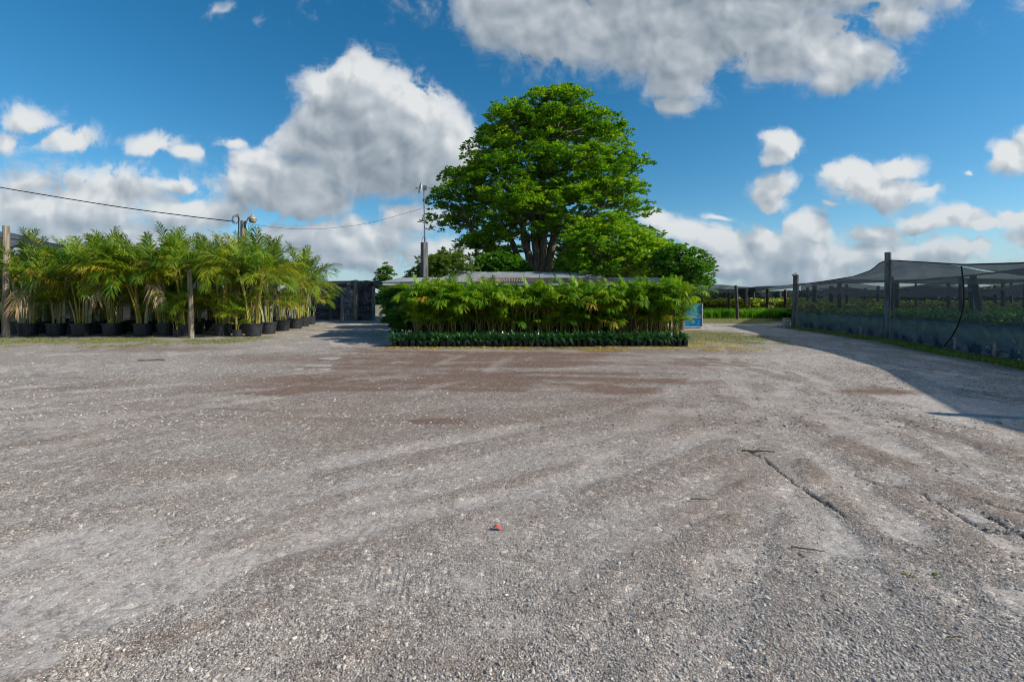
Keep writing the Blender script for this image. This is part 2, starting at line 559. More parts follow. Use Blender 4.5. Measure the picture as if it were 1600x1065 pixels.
M['side_leaf'] = foliage('side_leaf', [(0.0, (0.018, 0.068, 0.012)), (0.5, (0.055, 0.155, 0.014)), (1.0, (0.140, 0.250, 0.018))], per_object=False, trans=0.32)
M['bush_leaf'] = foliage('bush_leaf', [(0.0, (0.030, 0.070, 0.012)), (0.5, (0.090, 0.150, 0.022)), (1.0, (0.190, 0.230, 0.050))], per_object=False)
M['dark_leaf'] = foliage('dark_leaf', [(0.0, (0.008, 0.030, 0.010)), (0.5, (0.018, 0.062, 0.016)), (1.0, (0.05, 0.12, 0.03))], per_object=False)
M['areca'] = foliage('areca_leaf', [(0.0, (0.016, 0.055, 0.012)), (0.30, (0.044, 0.115, 0.010)), (0.55, (0.130, 0.195, 0.012)), (0.80, (0.250, 0.265, 0.014)), (1.0, (0.36, 0.29, 0.022))], rough=0.42, trans=0.42, spec=0.4)
M['areca_low'] = foliage('areca_green', [(0.0, (0.026, 0.090, 0.008)), (0.35, (0.070, 0.170, 0.008)), (0.70, (0.175, 0.265, 0.010)), (1.0, (0.340, 0.34, 0.016))], rough=0.48, trans=0.40, spec=0.3)
M['yellow_leaf'] = foliage('yellow_leaf', [(0.0, (0.22, 0.20, 0.02)), (0.6, (0.42, 0.32, 0.03)), (1.0, (0.50, 0.34, 0.05))], trans=0.35)
M['brown_leaf'] = foliage('brown_leaf', [(0.0, (0.13, 0.09, 0.04)), (0.6, (0.28, 0.20, 0.10)), (1.0, (0.36, 0.28, 0.17))], trans=0.15)
M['strap'] = foliage('strap_leaf', [(0.0, (0.010, 0.036, 0.014)), (0.5, (0.020, 0.075, 0.022)), (1.0, (0.055, 0.140, 0.036))], rough=0.35, trans=0.2, spec=0.5)
M['crop'] = foliage('crop_leaf', [(0.0, (0.03, 0.09, 0.02)), (0.5, (0.09, 0.20, 0.03)), (1.0, (0.19, 0.31, 0.06))], per_object=False, trans=0.4)
M['crop_bright'] = foliage('bright_crop', [(0.0, (0.04, 0.12, 0.01)), (0.5, (0.085, 0.22, 0.012)), (1.0, (0.15, 0.30, 0.02))], per_object=False, trans=0.45, tint=1.5)
M['crop_yellow'] = foliage('yellow_crop', [(0.0, (0.06, 0.10, 0.02)), (0.5, (0.17, 0.20, 0.035)), (1.0, (0.36, 0.34, 0.10))], per_object=False, trans=0.45)
M['verge'] = foliage('verge_blade', [(0.0, (0.05, 0.10, 0.015)), (0.5, (0.11, 0.17, 0.025)), (0.85, (0.18, 0.22, 0.04)), (1.0, (0.30, 0.27, 0.10))], per_object=False, trans=0.3)
M['grass'] = foliage('grass_blade', [(0.0, (0.06, 0.10, 0.02)), (0.5, (0.14, 0.17, 0.04)), (0.8, (0.26, 0.24, 0.08)), (1.0, (0.36, 0.30, 0.14))], per_object=False, trans=0.3)

# ------------------------------------------------------------------ ground
# patches measured in the photograph, turned into metres on the ground: (column, row, half width, half height, weight)
def patch(X, Y, px, py, rx, ry, ang=0.0):
    yc = gy(py); xc = gx(px, yc)
    wx = rx * yc / F; wy = ry * yc * yc / (CAM_H * F)
    dx = X - xc; dy = Y - yc
    c, s = math.cos(ang), math.sin(ang)
    d = np.sqrt(((dx * c + dy * s) / wx) ** 2 + ((-dx * s + dy * c) / wy) ** 2)
    return d


BROWN = [(720,562,190,10,1),(760,592,120,12,.9),(640,603,80,10,.7),(560,640,90,10,.55),(955,607,66,7,1),(1080,566,70,7,.9),(1360,608,52,6,1.1),(440,600,90,9,.7),
         (310,606,50,6,.6),(860,566,110,9,1),(665,657,46,4,1.1),(600,575,110,12,.7),(500,655,80,8,.5),(340,770,60,12,.35),(600,850,90,12,.35),(330,835,60,14,.4),
         (930,625,60,9,.5),(830,640,100,14,.45),(420,560,90,9,.6),(1110,548,50,8,.6),(720,640,90,18,.5),(580,680,140,12,.35),(260,730,110,12,.35),(1010,860,50,24,.3),(640,540,60,4,.6),
         (960,548,110,4,.7),(230,545,110,4,.6),(120,625,100,7,.3),(1000,690,90,14,.25),(300,870,50,10,.3),(560,620,170,18,.45),(800,615,160,20,.45)]
PALE = [(885,549,48,6,1),(1115,570,20,12,.9),(1140,590,70,12,.6),(1260,620,60,10,.5),(700,715,50,9,.7),(770,713,28,8,.9),(1290,640,60,9,.5),(1420,700,60,9,.5),(1280,748,46,7,.8),
        (1390,745,34,6,.8),(1530,735,60,14,.7),(1560,800,60,10,.6),(590,940,70,18,.8),(800,980,90,24,.6),(400,880,70,20,.5),(950,830,46,22,.7),(200,935,60,14,.5),(1300,1000,110,22,.5),
        (1080,745,60,12,.4),(120,800,90,16,.4),(60,880,70,24,.4),(1450,600,70,10,.5),(1240,560,80,12,.5),(980,940,24,22,.5),(700,1020,80,30,.5),(1500,960,90,24,.4),(1580,1010,60,30,.4),(420,790,60,8,.4),(1400,640,80,8,.4)]


TRACKS = [([(-100,905),(150,840),(400,790),(650,745),(900,690),(1080,640),(1180,590)], .9),
          ([(-100,720),(150,680),(350,650),(520,625),(640,600),(720,575),(760,555)], .8),
          ([(700,1065),(860,940),(960,850),(1040,770),(1090,700),(1130,640),(1160,590)], .55),
          ([(1640,860),(1450,740),(1330,670),(1240,620),(1190,575),(1170,545)], .9),
          ([(-100,640),(150,620),(400,598),(600,580),(800,570),(1000,566)], .8),
          ([(300,1065),(450,950),(620,860),(820,790),(1000,740),(1250,700),(1600,690)], .7),
          ([(-100,1010),(150,930),(380,860),(600,810),(850,760),(1060,700),(1220,650)], .7),
          ([(1700,1000),(1500,850),(1360,740),(1250,670),(1150,600)], .5)]


def track_fields(X, Y):
    core = np.zeros_like(X); ridge = np.zeros_like(X)
    sel = (Y > 1.2) & (Y < 20) & (np.abs(X) < 16)
    xs, ys = X[sel], Y[sel]
    wx = xs + (fbm(xs * .9, ys * .9, 3) - .5) * .35
    wy = ys + (fbm(xs * .9 + 30, ys * .9, 3) - .5) * .35
    brk = fbm(xs * .8 + 60, ys * .8 + 10, 3)
    c = np.zeros_like(xs); rg = np.zeros_like(xs)
    for line, wt in TRACKS:
        P = np.array([(gx(a, gy(b)), gy(b)) for a, b in line])
        u = np.linspace(0, len(P) - 1, 26)
        P = np.stack([np.interp(u, np.arange(len(P)), P[:, k]) for k in (0, 1)], 1)
        for _ in range(4):
            P[1:-1] = (P[:-2] + P[2:]) / 4 + P[1:-1] / 2
        T = np.gradient(P, axis=0); T /= np.linalg.norm(T, axis=1)[:, None]
        N = np.stack([-T[:, 1], T[:, 0]], 1)
        for off in (-.8, .8):
            Q = P + N * off
            best = np.full(xs.shape, 9.0)
            for (x0, y0), (x1, y1) in zip(Q[:-1], Q[1:]):
                dx, dy = x1 - x0, y1 - y0
                t = np.clip(((wx - x0) * dx + (wy - y0) * dy) / (dx * dx + dy * dy + 1e-9), 0, 1)
                best = np.minimum(best, np.hypot(wx - x0 - t * dx, wy - y0 - t * dy))
            m = wt * sstep(brk, .36, .56)
            c = np.maximum(c, m * sstep(.20 - best, 0, .10))
            rg = np.maximum(rg, m * sstep(.16 - np.abs(best - .30), 0, .10))
    core[sel] = c; ridge[sel] = rg * (1 - c)
    return core, ridge


def ground_fields(X, Y):
    """brown damp soil, pale packed dust, thin grass and plain height, from world coordinates"""
    n1 = fbm(X * 0.55 + 5, Y * 0.55, 4)
    n2 = fbm(X * 1.7 + 31, Y * 1.7 + 3, 4)
    n3 = fbm(X * 5.3 + 11, Y * 5.3 + 7, 3)
    # wheel tracks: long streaks, sweeping from lower left, and turning along the right hand side
    wob = fbm(X * 0.4 + 50, Y * 0.4 + 50, 2) * 1.2
    sl = (Y - 0.62 * X + 0.02 * X * X) + wob
    sr = (X * 1.0 + 0.10 * Y) + wob
    along_l = (X + 0.6 * Y)
    al = fbm(sl * 1.5 + 100, along_l * 0.16, 4, 0.55)
    ar = fbm(sr * 2.0 + 200, (Y - 0.3 * X) * 0.24, 4, 0.55)
    wr = sstep(X, 1.5, 4.5)
    streak = al * (1 - wr) + ar * wr
    far = fbm(X * 0.12 + 9, Y * 1.1 + 2, 4)
    wf = sstep(Y, 7, 12)
    streak = streak * (1 - wf) + (0.5 * streak + 0.5 * far) * wf
    core, ridge = track_fields(X, Y)
    wj = (n2 - 0.5) * 1.0 + (n3 - 0.5) * 0.5 + (streak - 0.5) * 1.2
    brown = np.zeros_like(X)
    for (px, py, rx, ry, w) in BROWN:
        d = patch(X, Y, px, py, rx * 1.25, ry * 1.25)
        brown = np.maximum(brown, w * sstep(1.25 - d + wj + (vnoise(X * .35 + 9, Y * 4.5) - .5) * .9, 0.0, 0.9))
    brown = np.maximum(brown, 0.60 * sstep(streak + (n3 - .5) * .2, 0.54, 0.66) * sstep(12.5 - Y, -1, 3) * sstep(n1, 0.35, 0.6))
    band_ = fbm(X * .22 + 70, (Y + .12 * X) * 2.6, 4, .6)
    region = sstep(Y, 4.6, 8.0) * sstep(17.5 - Y, 0, 1.5) * sstep(X, -8, -4) * sstep(6 - X, 0, 3)
    brown = np.maximum(brown, region * (0.26 + 0.74 * sstep(.35 * far + .45 * band_ + .2 * n2 + .1 * (n3 - .5), 0.44, 0.58)))
    pale = np.zeros_like(X)
    for (px, py, rx, ry, w) in PALE:
        d = patch(X, Y, px, py, rx, ry)
        pale = np.maximum(pale, w * sstep(1.15 - d + wj, 0.0, 0.8))
    pale = np.maximum(pale, 0.9 * sstep(1 - streak + (n2 - .5) * 0.9 + (n3 - .5) * .5, 0.50, 0.64) * (.35 + .65 * sstep(n1 + (n3 - .5) * .3, .38, .55)))
    brown = brown * (1 - .55 * core)
    brown = np.maximum(brown, .35 * ridge)
    pale = np.maximum(pale * (1 - .8 * ridge), .8 * core * (.45 + .8 * n2))
    pale = np.clip(pale * (1 - 0.6 * np.clip(brown, 0, 1)), 0, 1)
    streak = streak - .28 * core + .30 * ridge
    # grass: strip before the palms, verge along the shade cloth, patch right of the low palms
    g = sstep((1 - np.abs(Y - 18.8) / 2.4) + (n2 - .5) * 1.7 + (n1 - .5) * 1.6, 0.0, 0.9) * sstep(-9.8 - X - (Y - 18) * .3 + (n1 - .5) * 4, 0, 2.0)
    fx = np.interp(Y, [0, 5.5, 12.3, 19.5, 28.8, 60], [9.9, 11.5, 13.7, 16.07, 17.8, 23])
    dv = X - fx
    g = np.maximum(g, sstep(1 - np.abs(dv + 0.55) / 0.75 + (n3 - .5) * 0.7, 0.0, 0.4) * sstep(29 - Y, 0, 1))
    d = np.sqrt(((X - 8.6) / 3.6) ** 2 + ((Y - 21.5) / 5.0) ** 2)
    g = np.maximum(g, 0.85 * sstep(1.1 - d + (n2 - .5) * 1.0, 0, 0.5) * sstep(X, 5.6, 6.6))
    g = np.maximum(g, sstep(Y - (31.5 + .25 * np.abs(X - 16.5)) + (n1 - .5) * 2, 0, 1.5) * sstep(X, 9.5, 12))
    g = np.maximum(g, sstep(dv, 0.0, 0.8) * 0.35)
    g = np.maximum(g, sstep(Y, 46, 52))
    g = np.maximum(g, sstep(-11.5 - X, 0, 1) * sstep(Y, 20.5, 22) * 0.3)
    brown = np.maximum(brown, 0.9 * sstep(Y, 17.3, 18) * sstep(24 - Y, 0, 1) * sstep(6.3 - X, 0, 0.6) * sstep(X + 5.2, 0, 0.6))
    return np.clip(brown, 0, 1), np.clip(pale, 0, 1), np.clip(g, 0, 1), streak, n1, n2, n3


# irregular edges of the broken asphalt skin: step lines, pixel polylines from the photograph
CRACKS = [[(1165,704),(1182,710),(1196,716),(1206,727),(1222,738),(1238,752),(1262,768),(1285,783),(1304,797),(1322,808)],
          [(1338,741),(1356,748),(1372,754),(1392,759),(1412,760)],
          [(1440,769),(1456,779),(1478,790),(1496,799),(1512,812),(1530,823),(1548,830),(1575,831)],
          [(1455,784),(1470,792),(1480,797)],
          [(1520,778),(1545,787),(1570,795),(1600,797)],
          [(1112,618),(1140,620),(1168,623)],
          [(1458,731),(1475,736),(1492,741)],
          [(1540,806),(1562,818),(1590,832),(1600,838)]]


def crack_field(X, Y):
    lo = np.full(X.shape, 9.0)
    sel = (Y > 2.4) & (Y < 9) & (X > 1.5) & (X < 8)
    xs, ys = X[sel], Y[sel]
    xs = xs + (fbm(xs * 9, ys * 9, 3) - .5) * 0.07
    ys = ys + (fbm(xs * 9 + 40, ys * 9, 3) - .5) * 0.07
    best = np.full(xs.shape, 9.0)
    for line in CRACKS:
        P = [(gx(a, gy(b)), gy(b)) for a, b in line]
        for (x0, y0), (x1, y1) in zip(P[:-1], P[1:]):
            dx, dy = x1 - x0, y1 - y0
            t = np.clip(((xs - x0) * dx + (ys - y0) * dy) / (dx * dx + dy * dy), 0, 1)
            best = np.minimum(best, np.hypot(xs - x0 - t * dx, ys - y0 - t * dy))
    lo[sel] = best
    return lo


def tread_field(X, Y):
    """short diagonal tyre lugs pressed in the dust"""
    h = np.zeros_like(X)
    for (px0, py0, px1, py1, wid, per, ph) in [(905,790,825,880,.16,.060,.35),(560,880,700,950,.15,.055,.9),(175,940,250,925,.10,.075,1.5),(1050,725,960,760,.14,.08,.6),(1120,650,1330,690,.16,.09,.5)]:
        y0, y1 = gy(py0), gy(py1)
        x0, x1 = gx(px0, y0), gx(px1, y1)
        dx, dy = x1 - x0, y1 - y0
        L = math.hypot(dx, dy)
        s = ((X - x0) * dx + (Y - y0) * dy) / L
        q = (-(X - x0) * dy + (Y - y0) * dx) / L
        env = sstep(s, 0, .15) * sstep(L - s, 0, .15) * sstep(wid - np.abs(q), 0, 0.05)
        env = env * (0.45 + 0.9 * fbm(X * 5 + 3, Y * 5, 3))
        h = h + env * (0.5 + 0.5 * np.sin((s + q * ph) * 2 * np.pi / per))
    return h


def ground_height(X, Y, F7=None):
    brown, pale, g, streak, n1, n2, n3 = F7 if F7 is not None else ground_fields(X, Y)
    near = sstep(14 - Y, 0, 8)
    h = (n1 - .5) * 0.05 * sstep(Y, 3, 14) * sstep(40 - Y, 0, 15) + (streak - .5) * 0.035 * near - pale * 0.006
    h = h + (n3 - .5) * 0.012 * near
    h = h - tread_field(X, Y) * 0.005
    return h


def build_ground():
    # polar sheet out to the horizon, fine where the yard is near
    angs = np.concatenate([np.linspace(-180, -62, 24, endpoint=False), np.linspace(-62, -52, 20, endpoint=False), np.linspace(-52, 52, 760), np.linspace(52, 62, 20)[1:], np.linspace(62, 180, 24, endpoint=False)[1:]])
    angs = np.radians(angs)
    r = [0.25, 0.6, 1.0, 1.3]
    rr = 1.5
    while rr < 45:
        r.append(rr)
        rr += max(0.0085, rr * rr / (CAM_H * F) * 1.9)
    r += [50, 60, 75, 100, 150, 250, 500, 1000, 2000, 4000]
    r = np.array(r)
    A, R = np.meshgrid(angs, r)
    X = (R * np.sin(A)); Y = (R * np.cos(A))
    X += (np.random.RandomState(1).rand(*X.shape) - .5) * 0.002
    F7 = ground_fields(X, Y)
    H = ground_height(X, Y, F7)
    cd = crack_field(X, Y)
    cw = 0.004 + 0.016 * fbm(X * 6, Y * 6, 3)
    H = H - 0.022 * sstep(cw - cd, -0.012, 0.010)
    crack = sstep(cw + .002 - cd, -0.012, 0.010)
    H[R > 60] = 0
    nr, na = X.shape
    V = np.stack([X.ravel(), Y.ravel(), H.ravel()], 1)
    i, j = np.meshgrid(np.arange(nr - 1), np.arange(na), indexing='ij')
    j2 = (j + 1) % na
    Q = np.stack([(i * na + j), ((i) * na + j2), ((i + 1) * na + j2), ((i + 1) * na + j)], -1).reshape(-1, 4)
    Q = Q[:, ::-1]
    ac = Acc()
    ac.add(V, Q)
    T = [(len(V), jj, (jj + 1) % na) for jj in range(na)]
    V2 = np.array([[0, 0, 0.0]])
    ac.add(V2)
    ac.t.append(np.array([(len(V), b, a) for (_, a, b) in T], np.int32)); ac.tm.append(np.zeros(len(T), np.int32))
    me = ac.mesh('ground', M['ground'], smooth=True)
    fields = {'brown': F7[0], 'pale': F7[1], 'grassy': F7[2], 'crack': crack, 'streak': F7[3]}
    for k, a in fields.items():
        at = me.attributes.new(k, 'FLOAT', 'POINT')
        at.data.foreach_set('value', np.concatenate([a.ravel(), [0.3]]).astype(np.float32))
    put('ground', me, kind='structure')


def ground_material():
    m, t, out = mat('ground')
    g = t.new('ShaderNodeNewGeometry')
    P = g.outputs['Position']
    A = lambda k: t.new('ShaderNodeAttribute', attribute_name=k).outputs['Fac']
    # gravel: single stones as cells of random colour
    vo = t.new('ShaderNodeTexVoronoi', inp={'Scale': 85.0, 'Randomness': 1.0})
    t.link(P, vo.inputs['Vector'])
    vo2 = t.new('ShaderNodeTexVoronoi', inp={'Scale': 23.0, 'Randomness': 1.0})
    t.link(P, vo2.inputs['Vector'])
    sc = t.new('ShaderNodeSeparateColor'); t.link(vo.outputs['Color'], sc.inputs[0])
    sc2 = t.new('ShaderNodeSeparateColor'); t.link(vo2.outputs['Color'], sc2.inputs[0])
    stone = t.ramp(sc.outputs[0], [(0.0, (0.185, 0.160, 0.143)), (0.4, (0.305, 0.272, 0.247)), (0.75, (0.41, 0.375, 0.345)), (1.0, (0.66, 0.62, 0.57))])
    big = t.ramp(sc2.outputs[1], [(0.0, (0.75, 0.74, 0.72)), (0.6, (0.95, 0.95, 0.94)), (0.93, (1.15, 1.14, 1.12)), (1.0, (1.8, 1.75, 1.65))])
    gravel = t.mix(1.0, stone, big, 'MULTIPLY')
    fine = t.noise(P, 9.0, 10, 0.7)
    mid = t.noise(P, 1.1, 6, 0.6)
    dust = t.mix(t.smooth(fine, 0.3, 0.7), (0.42, 0.388, 0.36, 1), (0.54, 0.508, 0.48, 1))
    fn = t.noise(P, 34.0, 6, 0.75)
    pale_f = t.math('MULTIPLY', A('pale'), t.smooth(t.math('ADD', fine, t.math('MULTIPLY', t.math('SUBTRACT', fn, .5), 1.1)), 0.28, 0.62))
    col = t.mix(t.math('MULTIPLY', pale_f, 0.72), gravel, dust)
    browncol = t.mix(t.smooth(fn, 0.3, 0.75), (0.105, 0.056, 0.036, 1), (0.22, 0.138, 0.098, 1))
    bf = t.math('MULTIPLY', A('brown'), t.smooth(t.math('ADD', fine, t.math('MULTIPLY', t.math('SUBTRACT', fn, .5), 0.9)), 0.18, 0.62, 0.40, 1.0))
    col = t.mix(t.math('MULTIPLY', bf, 0.92), col, browncol)
    # warm earth tone over the middle, greyer near
    col = t.mix(t.smooth(mid, 0.35, 0.7, 0.0, 0.30), col, t.mix(1.0, col, (1.12, 0.98, 0.88, 1), 'MULTIPLY'))
    gcol = t.mix(t.smooth(fine, 0.3, 0.7), (0.075, 0.085, 0.025, 1), (0.19, 0.17, 0.085, 1))
    gf = t.math('MULTIPLY', A('grassy'), t.smooth(t.math('ADD', fine, t.math('MULTIPLY', t.math('SUBTRACT', fn, .5), 1.0)), 0.2, 0.6))
    col = t.mix(t.math('MULTIPLY', gf, 0.85), col, gcol)
    col = t.mix(t.math('MULTIPLY', A('crack'), 0.80), col, (0.035, 0.033, 0.032, 1))
    p = t.new('ShaderNodeBsdfPrincipled', inp={'Roughness': 0.92, 'Specular IOR Level': 0.2})
    t.link(col, p.inputs['Base Color'])
    # relief: stones stand proud where there is no dust
    keep = t.math('SUBTRACT', 1.0, t.math('MULTIPLY', A('pale'), 0.7))
    dome = t.math('MULTIPLY', t.math('SUBTRACT', 1.0, t.math('MULTIPLY', vo.outputs['Distance'], 1.0)), keep)
    dome2 = t.math('MULTIPLY', t.math('SUBTRACT', 1.0, vo2.outputs['Distance']), keep)
    b1 = t.new('ShaderNodeBump', inp={'Strength': 0.9, 'Distance': 0.012})
    t.link(dome, b1.inputs['Height'])
    b2 = t.new('ShaderNodeBump', inp={'Strength': 0.40, 'Distance': 0.025})
    t.link(t.math('ADD', dome2, fine), b2.inputs['Height']); t.link(b1.outputs[0], b2.inputs['Normal'])
    b3 = t.new('ShaderNodeBump', inp={'Strength': 0.35, 'Distance': 0.05})
    t.link(fn, b3.inputs['Height']); t.link(b2.outputs[0], b3.inputs['Normal'])
    t.link(b3.outputs[0], p.inputs['Normal'])
    t.link(p.outputs[0], out.inputs[0])
    return m


M['ground'] = ground_material()
build_ground()


def stone_mesh(name, seed, m):
    r = np.random.RandomState(seed)
    # a rough block of 20 faces
    g = (1 + 5 ** .5) / 2
    V = np.array([(-1, g, 0), (1, g, 0), (-1, -g, 0), (1, -g, 0), (0, -1, g), (0, 1, g), (0, -1, -g), (0, 1, -g), (g, 0, -1), (g, 0, 1), (-g, 0, -1), (-g, 0, 1)], float)
    V /= np.linalg.norm(V[0])
    T = [(0, 11, 5), (0, 5, 1), (0, 1, 7), (0, 7, 10), (0, 10, 11), (1, 5, 9), (5, 11, 4), (11, 10, 2), (10, 7, 6), (7, 1, 8), (3, 9, 4), (3, 4, 2), (3, 2, 6), (3, 6, 8), (3, 8, 9), (4, 9, 5), (2, 4, 11), (6, 2, 10), (8, 6, 7), (9, 8, 1)]
    V = V * (0.75 + 0.5 * r.rand(12, 1)) * np.array([1.0, 0.78, 0.55]) * 0.5
    return Acc().add(V, T=T).mesh(name, m)


def stone_material():
    m, t, out = mat('stone')
    oi = t.new('ShaderNodeObjectInfo')
    col = t.ramp(oi.outputs['Random'], [(0.0, (0.17, 0.148, 0.132)), (0.35, (0.30, 0.268, 0.243)), (0.7, (0.42, 0.388, 0.355)), (0.9, (0.50, 0.46, 0.40)), (0.97, (0.68, 0.65, 0.60)), (1.0, (0.38, 0.27, 0.22))])
    g = t.new('ShaderNodeNewGeometry')
    n = t.noise(g.outputs['Position'], 180.0, 3, 0.6)
    col = t.mix(t.smooth(n, 0.3, 0.7, 0.0, 0.35), col, (0.38, 0.36, 0.34, 1))
    p = t.new('ShaderNodeBsdfPrincipled', inp={'Roughness': 0.9, 'Specular IOR Level': 0.2})
    t.link(col, p.inputs['Base Color'])
    t.link(p.outputs[0], out.inputs[0])
    return m


def scatter_object(name, P, S, meshes, kind='stuff'):
    """points instancing small meshes through geometry nodes (stuff nobody could count)"""
    me = bpy.data.meshes.new(name)
    me.vertices.add(len(P))
    me.vertices.foreach_set('co', P.astype(np.float32).ravel())
    a = me.attributes.new('size', 'FLOAT', 'POINT'); a.data.foreach_set('value', S.astype(np.float32))
    r = np.random.RandomState(len(P))
    rot = np.stack([r.rand(len(P)) * 0.9 - .45, r.rand(len(P)) * 0.9 - .45, r.rand(len(P)) * 6.283], 1)
    a = me.attributes.new('turn', 'FLOAT_VECTOR', 'POINT'); a.data.foreach_set('vector', rot.astype(np.float32).ravel())
    o = put(name, me, kind=kind)
    ng = bpy.data.node_groups.new(name, 'GeometryNodeTree')
    ng.interface.new_socket('Geometry', in_out='INPUT', socket_type='NodeSocketGeometry')
    ng.interface.new_socket('Geometry', in_out='OUTPUT', socket_type='NodeSocketGeometry')
    N = ng.nodes; L = ng.links
    gi = N.new('NodeGroupInput'); go = N.new('NodeGroupOutput')
    inst = N.new('GeometryNodeInstanceOnPoints')
    m2p = N.new('GeometryNodeMeshToPoints')
    L.new(gi.outputs[0], m2p.inputs[0]); L.new(m2p.outputs[0], inst.inputs['Points'])
    # variants as a hidden-free join: geometry comes from meshes by object info of tiny source objects is avoided: use a collection of meshes
    srcs = bpy.data.collections.new(name + '_source')
    for k, sm in enumerate(meshes):
        so = bpy.data.objects.new('pebble', sm)
        srcs.objects.link(so)
    ci = N.new('GeometryNodeCollectionInfo')
    ci.inputs['Collection'].default_value = srcs
    ci.inputs['Separate Children'].default_value = True
    ci.inputs['Reset Children'].default_value = True
    L.new(ci.outputs[0], inst.inputs['Instance'])
    inst.inputs['Pick Instance'].default_value = True
    ri = N.new('FunctionNodeRandomValue'); ri.data_type = 'INT'
    ri.inputs[4].default_value = 0; ri.inputs[5].default_value = len(meshes) - 1
    L.new(ri.outputs[2], inst.inputs['Instance Index'])
    na = N.new('GeometryNodeInputNamedAttribute'); na.data_type = 'FLOAT'; na.inputs[0].default_value = 'size'
    L.new(na.outputs[0], inst.inputs['Scale'])
    nr = N.new('GeometryNodeInputNamedAttribute'); nr.data_type = 'FLOAT_VECTOR'; nr.inputs[0].default_value = 'turn'
    L.new(nr.outputs[0], inst.inputs['Rotation'])
    L.new(inst.outputs[0], go.inputs[0])
    md = o.modifiers.new('scatter', 'NODES')
    md.node_group = ng
    return o


def build_gravel():
    r = np.random.RandomState(21)
    ms = stone_material()
    meshes = [stone_mesh('pebble', 40 + k, ms) for k in range(6)]
    # rings of falling density
    def ring(n, y0, y1, s0, s1, power=1.0, lim=1.35):
        u = r.rand(n)
        Y = 1 / (1 / y0 + (1 / y1 - 1 / y0) * u) if power else y0 + (y1 - y0) * u
        X = (r.rand(n) * 2 - 1) * lim * Y
        s = s0 * (s1 / s0) ** (r.rand(n) ** 2.2)
        return X, Y, s
    parts = [ring(270000, 1.7, 8.0, 0.005, 0.0145), ring(22000, 1.7, 12.0, 0.011, 0.030), ring(24000, 6, 22.0, 0.018, 0.042)]
    X = np.concatenate([p[0] for p in parts]); Y = np.concatenate([p[1] for p in parts]); S = np.concatenate([p[2] for p in parts])
    F7 = ground_fields(X, Y)
    keep = r.rand(len(X)) < np.clip(1.0 - 1.15 * F7[1] - 0.65 * F7[0], 0.02, 1) * (0.35 + 1.0 * sstep(F7[5] + .35 * (F7[6] - .5), .35, .62))
    fx = np.interp(Y, [0, 5.5, 12.3, 19.5, 28.8], [9.9, 11.5, 13.7, 16.07, 17.8])
    keep &= X < fx - 0.2
    keep &= ~((Y > 16.2) & (np.abs(X - .5) < 5.6))
    keep &= ~((Y > 20.3) & (X < -12))
    X, Y, S = X[keep], Y[keep], S[keep]
    H = ground_height(X, Y, tuple(f[keep] for f in F7))
    P = np.stack([X, Y, H + S * 0.12], 1)
    scatter_object('gravel', P, S, meshes)


build_gravel()


def build_grass(name, n, sampler, hmin, hmax, w, m, lean=0.6, seed=5, kind='stuff'):
    r = np.random.RandomState(seed)
    X, Y = sampler(r, n)
    n = len(X)
    Z = ground_height(X, Y) if Y.max() < 45 else np.zeros(n)
    h = hmin + (hmax - hmin) * r.rand(n) ** 1.5
    az = r.rand(n) * 6.283
    ln = lean * r.rand(n) * h
    dx, dy = np.cos(az), np.sin(az)
    b0 = np.stack([X - dy * w / 2, Y + dx * w / 2, Z - .005], 1)
    b1 = np.stack([X + dy * w / 2, Y - dx * w / 2, Z - .005], 1)
    mid0 = np.stack([X + dx * ln * .35 - dy * w * .35, Y + dy * ln * .35 + dx * w * .35, Z + h * .6], 1)
    mid1 = np.stack([X + dx * ln * .35 + dy * w * .35, Y + dy * ln * .35 - dx * w * .35, Z + h * .6], 1)
    tip = np.stack([X + dx * ln, Y + dy * ln, Z + h * (1 - 0.15 * lean)], 1)
    V = np.stack([b0, b1, mid1, mid0, tip], 1).reshape(-1, 3)
    i = np.arange(n) * 5
    Q = np.stack([i, i + 1, i + 2, i + 3], 1)
    T = np.stack([i + 3, i + 2, i + 4], 1)
    a = np.repeat(r.rand(n), 5)
    return put(name, Acc().add(V, Q, T, a=a).mesh(name, m, attr='v'), kind=kind)


def grass_yard(r, n):
    Xs, Ys = [], []
    for (x0, x1, y0, y1, k) in [(-27, -8, 16.0, 21.5, .45), (4.8, 13, 16.5, 27.5, .25), (9.5, 17.8, 4.5, 29, .35), (10, 26, 30, 42, .35)]:
        m = int(n * k)
        Xs.append(x0 + (x1 - x0) * r.rand(m)); Ys.append(y0 + (y1 - y0) * r.rand(m))
    X = np.concatenate(Xs); Y = np.concatenate(Ys)
    g = ground_fields(X, Y)[2]
    k = r.rand(len(X)) < g ** 1.5
    return X[k], Y[k]


def grass_verge(r, n):
    Y = 1 / (1 / 4.5 + (1 / 29.0 - 1 / 4.5) * r.rand(n))
    X = np.interp(Y, [0, 5.5, 12.3, 19.5, 28.8], [9.9, 11.5, 13.7, 16.07, 17.8]) - .12 - .85 * r.rand(n) ** 1.3 - .5 * (fbm(Y * .8, Y * 0 + 3, 3) - .5)
    return X, Y


build_grass('verge_grass', 60000, grass_verge, 0.04, 0.13, 0.016, M['verge'], lean=1.0, seed=15)
build_grass('grass', 150000, grass_yard, 0.02, 0.07, 0.012, M['grass'], lean=1.3)


